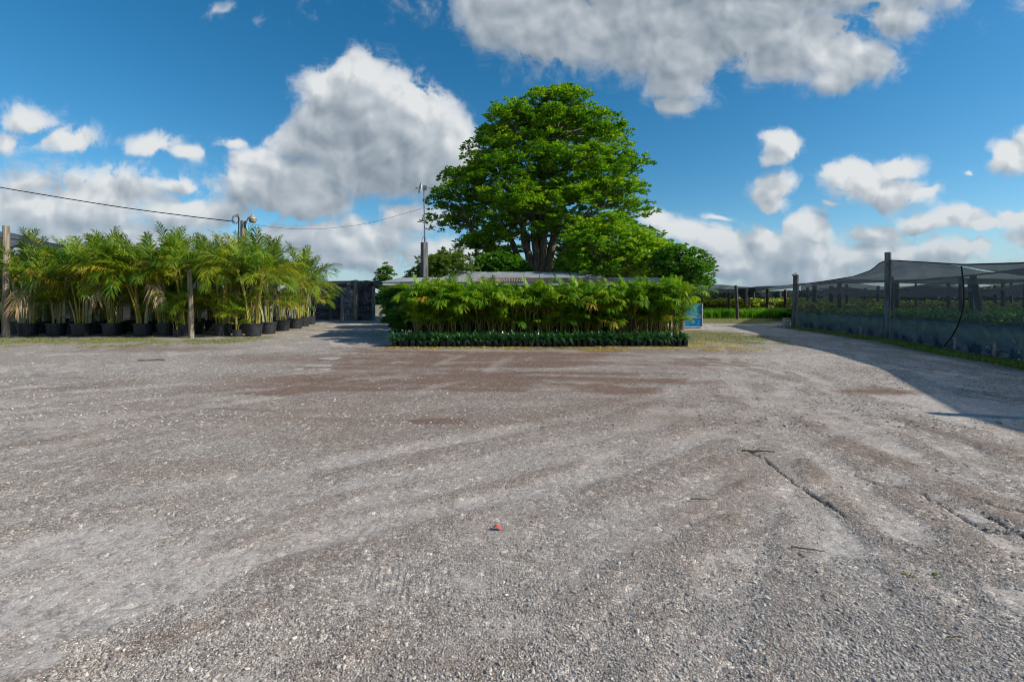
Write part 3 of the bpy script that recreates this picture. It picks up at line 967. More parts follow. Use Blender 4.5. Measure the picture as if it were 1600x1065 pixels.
# ------------------------------------------------------------------ leaf masses
def leaves(P, N_dir, L, W, droop, r, v, m, ac=None):
    """folded leaves; P base points, N_dir direction of each leaf"""
    n = len(P)
    ac = ac or Acc()
    d = N_dir / (np.linalg.norm(N_dir, axis=1)[:, None] + 1e-9)
    up = np.array([0, 0, 1.0])
    side = np.cross(d, up); side /= np.linalg.norm(side, axis=1)[:, None] + 1e-6
    roll = (r.rand(n) - .5)[:, None] * 1.1
    nn = np.cross(side, d)
    side = side * np.cos(roll) + nn * np.sin(roll)
    nn = np.cross(side, d)
    L = L[:, None]; W = W[:, None]
    mid = P + d * L * 0.5
    tip = P + d * L - up * (droop * L)
    l = mid + side * W * .5 + nn * W * 0.18
    rr = mid - side * W * .5 + nn * W * 0.18
    V = np.stack([P, l, tip, rr], 1).reshape(-1, 3)
    i = np.arange(n) * 4
    T = np.concatenate([np.stack([i, i + 2, i + 1], 1), np.stack([i, i + 3, i + 2], 1)])
    ac.add(V, T=T, a=np.repeat(v, 4), m=m)
    return ac


def crown_mesh(prof, Yc, npads, tuft_per_pad, leaf_n, leaf_len, leaf_w, m, seed, pad_r=(0.9, 1.7), avoid=None, depth=1.0, zflat=0.45, fill=0.25, shell=0.72, over=0.0):
    """prof: rows (z, x_left, x_right); pads of tufts of leaves near the outside of the volume"""
    r = np.random.RandomState(seed)
    pz = np.array([p[0] for p in prof]); pl = np.array([p[1] for p in prof]); pr = np.array([p[2] for p in prof])
    order = np.argsort(pz); pz, pl, pr = pz[order], pl[order], pr[order]
    pads = []
    area = (pr - pl) / 2
    tries = 0
    while len(pads) < npads and tries < npads * 60:
        tries += 1
        z = pz[0] + (pz[-1] - pz[0]) * r.rand()
        xl, xr = np.interp(z, pz, pl), np.interp(z, pz, pr)
        if r.rand() > (xr - xl) / (pr - pl).max() * 0.9 + 0.15:
            continue
        az = r.rand() * 2 * math.pi
        f = (shell + (1 - shell + over) * r.rand()) if r.rand() > fill else r.rand() * 0.75
        xc = (xl + xr) / 2; hw = (xr - xl) / 2
        hd = hw * depth
        pr_ = pad_r[0] + (pad_r[1] - pad_r[0]) * r.rand()
        pr_ = min(pr_, max(hw * 0.6, 0.25))
        ins = pr_ * 0.75
        x = xc + math.cos(az) * max(hw - ins, 0.05) * f
        y = Yc + math.sin(az) * max(hd - ins, 0.05) * f
        if avoid and avoid(x, y, z, pr_):
            continue
        pads.append((x, y, z, pr_, az, r.rand()))
    P, D, L, W, V = [], [], [], [], []
    for (x, y, z, R, az, pv) in pads:
        k = max(4, int(tuft_per_pad * (R / pad_r[1]) ** 2))
        # tufts over the upper side of a flat dome, a little ragged
        a = r.rand(k) * 2 * np.pi; q = np.sqrt(r.rand(k)) * R
        outx, outy = math.cos(az) * R * .25, math.sin(az) * R * .25
        tx = x + np.cos(a) * q + outx * q / R; ty = y + np.sin(a) * q + outy * q / R
        tz = z + R * zflat * (1 - (q / R) ** 2) - R * 0.28 * (q / R) ** 2 + (r.rand(k) - .5) * 0.32 * R
        c = np.stack([tx, ty, tz], 1)
        out = np.stack([np.cos(a) * q / R, np.sin(a) * q / R, np.full(k, 0.55)], 1)
        tv = r.rand(k)
        n = leaf_n
        la = r.rand(k, n) * 2 * np.pi
        el = -0.25 + 0.95 * r.rand(k, n)
        dd = np.stack([np.cos(la) * np.cos(el), np.sin(la) * np.cos(el), np.sin(el)], -1) + out[:, None, :] * 0.55
        ll = leaf_len * (0.65 + 0.6 * r.rand(k, n))
        P.append((c[:, None, :] + dd * 0.05 * R + (r.rand(k, n, 3) - .5) * 0.12 * R).reshape(-1, 3)); D.append(dd.reshape(-1, 3)); L.append(ll.ravel())
        W.append((ll * leaf_w).ravel())
        vv = 0.34 * pv + 0.40 * tv[:, None] + 0.30 * r.rand(k, n) + .30 * (tz - z)[:, None] / R - .06  # higher tufts of a pad get lighter leaves: sunlit tops put into the colour
        V.append(np.broadcast_to(vv, (k, n)).ravel())
    P = np.concatenate(P); D = np.concatenate(D); L = np.concatenate(L); W = np.concatenate(W); V = np.concatenate(V)
    return leaves(P, D, L, W, 0.22, r, np.clip(V, 0, 1), 0), pads


def branch(ac, p0, p1, r0, r1, sag, r, n=7, k=7, wob=0.12):
    p0 = np.array(p0, float); p1 = np.array(p1, float)
    t = np.linspace(0, 1, k)[:, None]
    mid = (p0 + p1) / 2 + np.array([0, 0, sag])
    P = (1 - t) ** 2 * p0 + 2 * t * (1 - t) * mid + t * t * p1
    L = np.linalg.norm(p1 - p0)
    P[1:-1] += (r.rand(k - 2, 3) - .5) * wob * L * 0.25
    ac.tube(P, np.linspace(r0, r1, k), n=n, cap=False, jit=0.08)
    return P


def big_tree():
    Y = 37.0
    rows = [(134,884,889),(139,868,898),(148,845,908),(158,812,922),(170,785,936),(182,768,948),(197,760,958),(213,742,980),(232,742,975),(253,732,992),(270,706,1000),(282,690,1006),(293,686,1019),
            (308,690,1004),(327,670,1008),(345,684,1014),(358,694,996),(372,706,996),(385,722,1002),(400,740,1000),(416,760,990),(430,778,975)]
    prof = [(gz(py, Y), gx(a, Y), gx(b, Y)) for py, a, b in rows]
    bx = gx(841, Y)

    def avoid(x, y, z, R):
        if z < gz(378, Y) and y < Y + 1.0 and abs(x - bx) < 1.5 + R * .5:
            return True
        if z < gz(395, Y) and y < Y and x < bx:
            return r0.rand() < 0.4
        return False
    r0 = np.random.RandomState(2)
    ac, pads = crown_mesh(prof, Y, 500, 34, 16, 0.33, 0.40, M['tree_leaf'], 11, pad_r=(0.55, 1.7), avoid=avoid, fill=0.22, depth=0.74, zflat=.30, shell=.78, over=.12)
    root = thing('shade_tree', 'huge broad green tree with several trunks, rising behind the tin roofed shed', 'tree', (bx, Y, 0))
    me = ac.mesh('crown', M['tree_leaf'], attr='v')
    put('crown', me, root, loc=(-bx, -Y, 0))
    r = np.random.RandomState(5)
    # trunk flare and main limbs
    tk = Acc()
    tk.tube([(bx, Y, -0.3), (bx, Y, 0.6), (bx + .02, Y, 1.8), (bx, Y, 3.0)], [1.55, 1.2, 1.05, 0.98], n=16, cap=False, jit=0.22)
    put('trunk', tk.mesh('trunk', M['bark'], smooth=True), root, loc=(-bx, -Y, 0))
    ends = [(-3.4, .3, 8.4), (-2.0, -1.2, 9.5), (-0.9, -.6, 12.5), (.3, .5, 14.3), (1.2, -1.0, 12.8), (2.6, -.6, 10.5), (4.2, .6, 8.8), (-1.5, 2.8, 9), (2.0, 3.2, 9.5), (-4.6, -0.6, 6.6), (3.8, -2.6, 7.6)]
    K_ = 37.0 / 32.0
    ends = [(a_ * K_, b_, (c_ - 1.7) * K_ + 1.7) for a_, b_, c_ in ends]
    limbs = []
    for k, (ex, ey, ez) in enumerate(ends):
        bs = (bx + ex * .16 + (r.rand() - .5) * .2, Y + ey * .14 - 0.25, 2.3)
        lac = Acc()
        p0 = np.array(bs); p1 = np.array((bx + ex, Y + ey, ez))
        t = np.linspace(0, 1, 12)[:, None]
        mid = np.array((bs[0] + ex * .18, bs[1] + ey * .2, 2.3 + (ez - 2.3) * .48))
        P = (1 - t) ** 2 * p0 + 2 * t * (1 - t) * mid + t * t * p1
        P[1:-1] += (r.rand(10, 3) - .5) * 0.22
        lac.tube(P, np.linspace(0.41 if k < 7 else .25, 0.08, 12), n=9, cap=True, jit=0.12)
        put('limb', lac.mesh('limb', M['bark'], smooth=True), root, loc=(-bx, -Y, 0))
        limbs.append(P)
    bac = Acc()
    LP = np.concatenate([l[2:] for l in limbs])
    for (x, y, z, R, az, pv) in pads:
        if r.rand() < 0.72:
            c = np.array((x, y, z))
            d = np.linalg.norm(LP - c, axis=1) + np.where(LP[:, 2] > z - .3, 5, 0)
            q = LP[np.argmin(d)]
            branch(bac, q, c, 0.075, 0.02, 0.2, r, n=5, k=5)
    b = put('branches', bac.mesh('branches', M['bark'], smooth=True), root, loc=(-bx, -Y, 0), kind='stuff')
    return root


big_tree()


def small_tree(name, label, rows, Y, m, npads, tufts, leaf_n, ll, lw, seed, pad_r, group=None, trunk_r=0.18, depth=1.0, cat='tree', zflat=.45):
    prof = [(gz(py, Y), gx(a, Y), gx(b, Y)) for py, a, b in rows]
    bx = sum((p[1] + p[2]) / 2 for p in prof) / len(prof)
    ac, pads = crown_mesh(prof, Y, npads, tufts, leaf_n, ll, lw, m, seed, pad_r=pad_r, depth=depth, zflat=zflat)
    root = thing(name, label, cat, (bx, Y, 0), group=group)
    put('crown', ac.mesh('crown', m, attr='v'), root, loc=(-bx, -Y, 0))
    r = np.random.RandomState(seed + 1)
    tk = Acc()
    top = prof[0][0] if prof[0][0] > prof[-1][0] else prof[-1][0]
    tk.tube([(bx, Y, -.2), (bx + .1, Y, top * .3), (bx - .05, Y, top * .55), (bx, Y, top * .8)], [trunk_r, trunk_r * .8, trunk_r * .6, trunk_r * .3], n=8, cap=False, jit=.15)
    for (x, y, z, R, az, pv) in pads[::2]:
        branch(tk, (bx, Y, max(.4, z * .55)), (x, y, z), trunk_r * .35, .015, .1, r, n=5, k=5)
    put('trunk', tk.mesh('trunk', M['bark'], smooth=True), root, loc=(-bx, -Y, 0))
    return root


G2 = 'lower trees behind the shed'
small_tree('broadleaf_tree', 'bright green spreading tree under the right side of the huge tree', [(340,900,965),(352,890,1000),(370,880,1030),(390,870,1045),(410,870,1050),(440,870,1052)], 29.0, M['tree_leaf'], 130, 26, 12, .27, .48, 31, (.5, 1.2), G2)
small_tree('broadleaf_tree', 'round green tree at the right end of the shed roof', [(384,1052,1070),(388,1040,1082),(396,1030,1094),(408,1024,1106),(424,1022,1110),(440,1026,1106),(455,1040,1095)], 25.5, M['side_leaf'], 75, 28, 12, .22, .48, 33, (.4, .9), G2)
small_tree('broadleaf_tree', 'green tree filling the gap between the bright and the round tree', [(355,985,1010),(368,975,1030),(382,965,1050),(400,960,1066),(425,960,1070),(440,960,1070)], 31.0, M['tree_leaf'], 70, 26, 12, .26, .48, 35, (.5, 1.1), G2)
small_tree('broadleaf_tree', 'low leafy tree behind the concrete mast post', [(392,690,708),(400,668,724),(410,650,738),(422,645,746),(440,644,750),(462,650,745)], 27.0, M['bush_leaf'], 85, 26, 11, .20, .5, 37, (.35, .75), G2)
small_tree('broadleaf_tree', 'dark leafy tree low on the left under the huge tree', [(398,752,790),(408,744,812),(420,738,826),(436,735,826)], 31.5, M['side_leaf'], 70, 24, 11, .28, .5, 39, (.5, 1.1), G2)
small_tree('slim_tree', 'small pointed tree behind the left end of the roof', [(412,601,606),(418,594,613),(426,590,617),(440,588,620)], 48.0, M['side_leaf'], 26, 22, 9, .28, .5, 41, (.35, .8), G2, .08)
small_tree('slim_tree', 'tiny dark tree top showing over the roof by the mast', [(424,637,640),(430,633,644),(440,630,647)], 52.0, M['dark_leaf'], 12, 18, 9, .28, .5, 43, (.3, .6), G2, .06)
small_tree('shrub', 'dense green shrub in the opening under the roof end', [(448,594,640),(462,592,640),(478,594,640),(490,598,640),(503,600,640)], 33.0, M['side_leaf'], 70, 24, 11, .2, .45, 45, (.3, .7), None, .06, cat='shrub')
small_tree('shrub', 'leafy green shrub beside the left end post of the tin shed', [(443,612,646),(455,611,650),(475,611,650),(500,612,650),(520,614,646)], 21.7, M['side_leaf'], 80, 22, 11, .14, .45, 51, (.25, .5), None, .05, cat='shrub')  # foliage under the roof end, set this near to throw shade leftwards
small_tree('shrub', 'dark green shrub behind the left end of the tin shed, under its roof line', [(441,612,655),(455,610,660),(475,610,660),(500,612,655),(515,614,650)], 24.2, M['dark_leaf'], 80, 22, 11, .15, .45, 53, (.25, .5), None, .05, cat='shrub')  # second of the pair, added behind it to lengthen the shadow
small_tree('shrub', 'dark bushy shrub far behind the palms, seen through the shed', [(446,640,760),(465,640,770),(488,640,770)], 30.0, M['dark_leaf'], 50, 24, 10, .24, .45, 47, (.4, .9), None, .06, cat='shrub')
small_tree('shrub', 'leafy green shrub added for its shadow at the back left corner of the tin roofed shed', [(440,634,668),(452,628,672),(470,630,672),(492,630,672),(504,630,672),(510,634,668)], 27.0, M['side_leaf'], 95, 22, 11, .17, .45, 49, (.3, .6), None, .06, cat='shrub')  # added to cast shade on the drive left of the shed


# ------------------------------------------------------------------ palm fronds
def frond_mesh(name, L, elev, curl, m, seed, pairs=26, lw=0.045, ll=0.30, r0=0.014, vee=0.35, droop=0.5):
    """arching feather leaf along +X; leaflets in two rows"""
    r = np.random.RandomState(seed)
    ac = Acc()
    k = 9
    s = np.linspace(0, 1, k)
    ang = elev - curl * s ** 1.3
    dx = np.cos(ang) * L / (k - 1); dz = np.sin(ang) * L / (k - 1)
    X = np.concatenate([[0], np.cumsum(dx[:-1])]); Z = np.concatenate([[0], np.cumsum(dz[:-1])])
    Yl = (r.rand() - .5) * 0.12 * L * s ** 2
    R = np.stack([X, Yl, Z], 1)
    ac.tube(R, np.linspace(r0, 0.003, k), n=4, cap=False, m=1)
    st = np.linspace(0.20, 0.99, pairs)
    for side in (-1, 1):
        ss = st + (r.rand(pairs) - .5) * 0.012
        ss = np.clip(ss, 0, 1)
        P = np.stack([np.interp(ss, s, R[:, i]) for i in range(3)], 1)
        A = np.interp(ss, s, ang)
        fwd = np.stack([np.cos(A), np.zeros(pairs), np.sin(A)], 1)
        nrm = np.stack([-np.sin(A), np.zeros(pairs), np.cos(A)], 1)
        lat = np.array([0, side, 0.0])
        open_ = 0.95 - 0.45 * ss + (r.rand(pairs) - .5) * .34
        vv_ = vee + (r.rand(pairs) - .5)[:, None] * .9
        d = fwd * np.cos(open_)[:, None] + (lat * np.cos(vv_) + nrm * np.sin(vv_)) * np.sin(open_)[:, None]
        l = L * ll * np.sin(np.pi * np.clip(0.16 + 0.80 * (ss - .1) / .9, 0, 1)) ** .6 * (0.88 + .24 * r.rand(pairs)) + 0.03
        wv = np.cross(d, nrm); wv /= np.linalg.norm(wv, axis=1)[:, None]
        w = lw * (0.7 + 0.5 * np.sin(np.pi * ss))
        mid = P + d * (l * .5)[:, None] - np.array([0, 0, 1]) * (l * droop * .12)[:, None]
        tip = P + d * (l * .92)[:, None] - np.array([0, 0, 1]) * (l * droop * (.6 + .5 * r.rand(pairs)))[:, None]
        V = np.stack([P - wv * (w * .25)[:, None], P + wv * (w * .25)[:, None], mid + wv * (w * .5)[:, None], mid - wv * (w * .5)[:, None], tip], 1).reshape(-1, 3)
        i = np.arange(pairs) * 5
        Q = np.stack([i, i + 1, i + 2, i + 3], 1)
        T = np.stack([i + 3, i + 2, i + 4], 1)
        base = r.rand() * .5
        ac.add(V, Q, T, a=np.repeat(np.clip(base + .5 * r.rand(pairs), 0, 1), 5), m=0)
    return ac.mesh(name, m, attr='v')


def cane_mesh(name, h, lean, r0, r1, m, seed, rings=True):
    r = np.random.RandomState(seed)
    k = 12
    t = np.linspace(0, 1, k)
    P = np.stack([lean * t ** 1.4, (r.rand() - .5) * .05 * t, h * t], 1)
    R = r0 + (r1 - r0) * t
    if rings:
        R = R * (1 + 0.10 * (np.arange(k) % 2))
    return Acc().tube(P, R, n=6, cap=True).mesh(name, m, smooth=False)


def pot_mesh(name, r, h, n=20):
    a = Acc()
    a.lathe([(0.01, 0.004), (r * .80, 0.004), (r * .83, h * .05), (r * .97, h * .86), (r * 1.04, h * .87), (r * 1.05, h * .99), (r * 1.0, h), (r * .94, h * .97), (r * .93, h * .88)], n=n)
    return a.mesh(name, M['pot'], smooth=False)


def soil_mesh(name, r, h, n=14):
    a = Acc()
    a.lathe([(r * .94, h * .86), (r * .6, h * .90), (0.01, h * .92)], n=n)
    return a.mesh(name, M['soil'], smooth=True)


def frond_set(mats, L0, tagname, nv=3, **kw):
    out = {}
    up_ = rad(10) if tagname == 'low' else 0.0
    for kname, (elev, curl) in {'up': (rad(82), rad(40)), 'mid': (rad(62), rad(75)), 'out': (rad(40), rad(85)), 'low': (rad(14), rad(75))}.items():
        out[kname] = [frond_mesh('frond', L0, elev + up_ + rad(random.uniform(-5, 5)), curl + rad(random.uniform(-12, 15)), mats, 60 + i + len(out) * 10, **kw) for i in range(nv)]
    return out


TALL = frond_set([M['areca'], M['gold_cane']], 1.0, 'tall', nv=4, pairs=22, lw=0.020, ll=0.32, r0=.008, droop=.42)
TALL_Y = frond_mesh('frond', 1.0, rad(35), rad(80), [M['yellow_leaf'], M['gold_cane']], 5, pairs=24, lw=0.016, ll=.32, r0=.008)
TALL_B = frond_mesh('frond', 1.0, rad(10), rad(95), [M['brown_leaf'], M['gold_cane']], 6, pairs=22, lw=0.014, ll=.30, r0=.008, droop=1.0)
LOW = frond_set([M['areca_low'], M['gold_cane']], 1.0, 'low', nv=4, pairs=22, lw=0.030, ll=0.30, r0=.009, droop=.4)
LOW_Y = frond_mesh('frond', 1.0, rad(40), rad(80), [M['yellow_leaf'], M['gold_cane']], 8, pairs=18, lw=0.026, ll=.40, r0=.009)
CANE_T = [cane_mesh('cane', 1.0, l, .034, .024, M['palm_cane'], i) for i, l in enumerate((.05, .14, .24))]
CANE_TG = [cane_mesh('cane', 1.0, l, .024, .017, M['gold_cane'], i) for i, l in enumerate((.05, .16, .28))]
CANE_L = [cane_mesh('cane', 1.0, l, .022, .013, M['gold_cane'], i + 5) for i, l in enumerate((.05, .16, .3))]
CANE_LG = [cane_mesh('cane', 1.0, l, .022, .013, M['green_cane'], i + 8) for i, l in enumerate((.05, .16, .3))]
POT_T = pot_mesh('pot', .40, .60); SOIL_T = soil_mesh('soil', .40, .60)
POT_L = pot_mesh('pot', .15, .28, 14); SOIL_L = soil_mesh('soil', .15, .28)
POT_S = pot_mesh('pot', .098, .22, 12)


def palm(name, label, group, x, y, H, potr, poth, pm, sm, canes, fset, flen, nc, rows=1.0, yellow=0.0, brown=0.0, ymesh=None, bmesh_=None, face=None, cane_h=(0.35, 0.5), seed=0, skip_back=False, sz=1.0):
    r = random.Random(seed)
    root = thing(name, label, 'potted palm', (x, y, 0), r.uniform(-3, 3), group)
    put('pot', pm, root, scale=(sz, sz, sz))
    put('soil', sm, root, scale=(sz, sz, sz))
    for i in range(nc):
        az = 6.283 * i / nc + r.uniform(-.5, .5)
        rr = potr * (.15 + .6 * r.random())
        main = i < max(2, nc * .6)
        ch = H * r.uniform(*cane_h) * (1.0 if main else r.uniform(.35, .6))
        which_c = r.choice(canes)
        li = r.randrange(3)
        cm = which_c[li]
        bxp = (math.cos(az) * rr, math.sin(az) * rr, poth * .85)
        wd = r.uniform(.8, 1.15) * (1.0 if main else .7) * (H / 2.3 if H < 3 else 1)
        put('cane', cm, root, bxp, (0, 0, az), (ch, wd, ch) if False else (ch * .9, wd, ch))
        lean = (.05, .14, .24)[li] * ch * .9
        tx = bxp[0] + math.cos(az) * lean; ty = bxp[1] + math.sin(az) * lean; tz = bxp[2] + ch * .97
        nf = r.randint(4, 5) if main else r.randint(3, 4)
        a0 = r.uniform(0, 6.28)
        avail = H - tz
        for k in range(nf):
            kind = ['up', 'mid', 'out', 'out', 'low' if H > 3 else 'mid'][min(4, k + (0 if main else 1) + (1 if r.random() < .25 else 0))]
            reach = {'up': .93, 'mid': .80, 'out': .50, 'low': .2}[kind]
            fl = flen * r.uniform(.82, 1.1) * (1 if main else .72)
            if kind in ('up', 'mid') and main:
                fl = max(flen * .7, min(flen * 1.25, avail / reach * r.uniform(.82, 1.04)))
            # lean out of the clump
            fa = az + r.uniform(-.9, .9) if r.random() < .6 else a0 + k * 2.2
            me = r.choice(fset[kind])
            nm = 'frond'; lb = None
            if kind in ('out', 'low'):
                u = r.random()
                if u < yellow and ymesh:
                    me = ymesh; lb = 'yellowed frond'
                elif u < yellow + brown and bmesh_:
                    me = bmesh_; lb = 'dry brown frond'
            put(nm, me, root, (tx, ty, tz - .04), (r.uniform(-.25, .25), r.uniform(-.12, .12), fa), fl, label=lb)
    return root


# tall palms, left: front row read from the photograph (column of pot, height factor)
GT = 'tall potted areca palms along the left'
front = [(44, 4.4), (88, 4.4), (127, 4.9), (175, 5.1), (224, 4.9), (259, 5.2), (292, 4.9), (348, 4.8), (396, 5.0)]
for i, (px, H) in enumerate(front):
    Y = 21.3 + (0.25 if i % 2 else 0)
    lab = {0: 'tall areca palm in a black pot just right of the tall wooden post',
           3: 'tall areca palm with thick pale grey canes in a wide black pot',
           6: 'tall areca palm in a black pot just left of the short wooden post',
           7: 'tall areca palm with golden yellow canes, right of the short wooden post',
           8: 'tall areca palm with a long pale leaning cane, at the front right corner'}.get(i, 'tall bushy areca palm in a black pot, ' + which(i, 9) + ' in the front row')
    gold = i in (6, 7, 8)
    palm('areca_palm', lab, GT, gx(px, Y), Y, H, .40, .6, POT_T, SOIL_T, [CANE_TG, CANE_T] if not gold else [CANE_TG], TALL, 1.95, 10 if i != 7 else 13, yellow=.06, brown=.05, ymesh=TALL_Y, bmesh_=TALL_B, seed=100 + i, cane_h=(.36, .52))
# two small ones between
for i, (px, lab) in enumerate([(371, 'small young areca palm in a little pot near the front right corner'), (278, 'small young areca palm low down behind the short wooden post')]):
    palm('areca_palm', lab, GT, gx(px, 21.0), 21.0, 2.0, .2, .34, POT_T, SOIL_T, [CANE_TG], TALL, 1.0, 6, seed=150 + i, cane_h=(.25, .4), sz=.55)
# right flank going back
flank = [(419, 22.8), (441, 24.8), (462, 27.0), (474, 29.3), (484, 31.6)]
for i, (px, Y) in enumerate(flank):
    palm('areca_palm', 'dark green areca palm on the right flank, ' + ORD[i] + ' back from the front corner', GT, gx(px, Y), Y, 5.1 + .1 * (i % 3), .40, .6, POT_T, SOIL_T, [CANE_T, CANE_TG], TALL, 1.95, 8, yellow=.03, brown=.04, ymesh=TALL_Y, bmesh_=TALL_B, seed=170 + i)
# rows behind
k = 0
for row, Y in enumerate((22.9, 24.6, 26.6)):
    xs = np.arange(-26.2, -12.6 - (row * .2), 1.30 + .1 * row)
    for j, x in enumerate(xs):
        k += 1
        lab = 'tall areca palm in row ' + ['two', 'three', 'four'][row] + ' behind the front palms, ' + which(j, len(xs))
        palm('areca_palm', lab, GT, x + random.uniform(-.2, .2), Y + random.uniform(-.2, .2), 5.35 + random.uniform(-.4, .4) + .12 * row, .40, .6, POT_T, SOIL_T, [CANE_T, CANE_TG], TALL, 1.75, 7 if row < 2 else 6, yellow=.05, brown=.05, ymesh=TALL_Y, bmesh_=TALL_B, seed=200 + k, cane_h=(.40, .55))

# low palms in the island
GL = 'waist high potted areca palms in the island before the shed'
xs = np.linspace(-3.75, 6.3, 22)
for i, x in enumerate(xs):
    Yr = 17.9 + random.uniform(-.08, .08)
    H = 2.22 + random.uniform(-.22, .22) + (.15 if x > 2.5 else 0)
    lab = 'green areca palm, ' + which(i, 22) + ' in the front row behind the edging plants'
    if i == 21:
        lab = 'yellow green areca palm at the right end of the island, by the blue cabinet'
    gold = i >= 11
    palm('low_areca_palm', lab, GL, x + random.uniform(-.07, .07), Yr, H, .15, .28, POT_L, SOIL_L, [CANE_L, CANE_L, CANE_LG] if gold else [CANE_LG, CANE_L], LOW, 1.45, 6, yellow=.07 if i > 8 else .02, ymesh=LOW_Y, seed=300 + i, cane_h=(.38, .50), sz=1.0)
for row, Y in enumerate((18.45, 19.05)):
    xs = np.linspace(-3.8, 6.75, 17)
    for j, x in enumerate(xs):
        lab = 'areca palm of the ' + ['middle', 'back'][row] + ' palm row before the shed, ' + which(j, 17)
        palm('low_areca_palm', lab, GL, x + random.uniform(-.12, .12), Y + random.uniform(-.1, .1), 2.4 + random.uniform(-.2, .3) + (.16 if x > 2.2 else 0), .15, .28, POT_L, SOIL_L, [CANE_LG, CANE_L], LOW, 1.5, 6, yellow=.05, ymesh=LOW_Y, seed=340 + j + 30 * row, cane_h=(.44, .56), sz=1.0)


def coconut_palm():
    Y = 41.0
    x = gx(716, Y); zt = gz(414, Y)
    root = thing('coconut_palm', 'single taller palm showing its feather crown over the leafy tree by the mast', 'palm tree', (x, Y, 0))
    t = np.linspace(0, 1, 9)
    put('trunk', Acc().tube(np.stack([.3 * t ** 2 - .3, 0 * t, -.2 + (zt + .2) * t], 1), .20 - .07 * t, n=10, jit=.06).mesh('trunk', M['bark']), root)
    r = random.Random(3)
    for k in range(15):
        kind = ['up', 'up', 'mid', 'out', 'out'][k % 5]
        put('frond', TALL[kind][k % 4], root, (0, 0, zt), (r.uniform(-.2, .2), 0, k * 2.4), r.uniform(1.7, 2.2))


coconut_palm()


# small dark strap-leaved plants in little pots, three rows
def strap_plant(seed, n=34, L=.42, w=.030, m=None):
    r = np.random.RandomState(seed)
    az = r.rand(n) * 6.283; el = 0.35 + 1.1 * r.rand(n)
    l = L * (0.6 + .5 * r.rand(n))
    d = np.stack([np.cos(az) * np.cos(el), np.sin(az) * np.cos(el), np.sin(el)], 1)
    b = np.stack([np.cos(az) * .02, np.sin(az) * .02, .08 * r.rand(n)], 1)
    side = np.cross(d, [0, 0, 1.0]); side /= np.linalg.norm(side, axis=1)[:, None]
    ac = Acc()
    t = [0, .45, .8, 1.0]; wd = [.45, 1, .7, .02]
    rows = []
    for tt, ww in zip(t, wd):
        c = b + d * (l * tt)[:, None] - np.array([0, 0, 1.0]) * (l * .55 * tt ** 2.2)[:, None]
        rows.append(c + side * w * ww * .5); rows.append(c - side * w * ww * .5)
    V = np.stack(rows, 1).reshape(-1, 3)
    i = np.arange(n) * 8
    Q = np.concatenate([np.stack([i + 2 * s, i + 2 * s + 1, i + 2 * s + 3, i + 2 * s + 2], 1) for s in range(3)])
    ac.add(V, Q, a=np.repeat(r.rand(n), 8))
    return ac.mesh('foliage', m or M['strap'], attr='v')


STRAP = [strap_plant(s) for s in range(6)]
GS = 'small dark potted plants edging the island'
for row, (Y, n, x0, x1) in enumerate([(16.55, 50, -4.25, 6.30), (16.80, 49, -4.3, 6.35), (17.06, 49, -4.35, 6.35)]):
    for i, x in enumerate(np.linspace(x0, x1, n)):
        lab = ('small dark strap leaved plant, ' + which(i, n) + ' in the front edging row') if row == 0 else \
              ('small dark strap leaved plant, ' + which(i, n) + ' in the ' + ['', 'second', 'third'][row] + ' edging row')
        root = thing('edging_plant', lab, 'potted plant', (x + random.uniform(-.03, .03), Y + random.uniform(-.04, .04), 0), random.uniform(0, 6), GS)
        s = random.uniform(.92, 1.08)
        put('pot', POT_S, root, scale=(s, s, s))
        put('foliage', random.choice(STRAP), root, (0, 0, .18 * s), (0, 0, random.uniform(0, 6)), random.uniform(1.1, 1.65))


# ------------------------------------------------------------------ posts, lamp, mast, wires
def post(name, label, px, Y, ztop, rad_, m, lean=(0, 0), cat='post', group=None, zb=-.3):
    x = gx(px, Y)
    root = thing(name, label, cat, (x, Y, 0), group=group)
    k = 9
    t = np.linspace(0, 1, k)
    P = np.stack([lean[0] * t + np.sin(t * 5 + px) * .012, lean[1] * t, zb + (ztop - zb) * t], 1)
    put('shaft', Acc().tube(P, rad_ * (1.08 - .16 * t), n=12, jit=.10).mesh('shaft', m, smooth=False), root)
    return root


post('wooden_post', 'tall weathered wooden post at the far left edge before the palms', 10, 20.6, gz(353, 20.6), .13, M['post_wood'], (-.02, 0))
post('wooden_post', 'short round wooden post standing alone in front of the tall palms', 300, 20.3, gz(421, 20.3), .10, M['post_wood'], (-.12, 0))


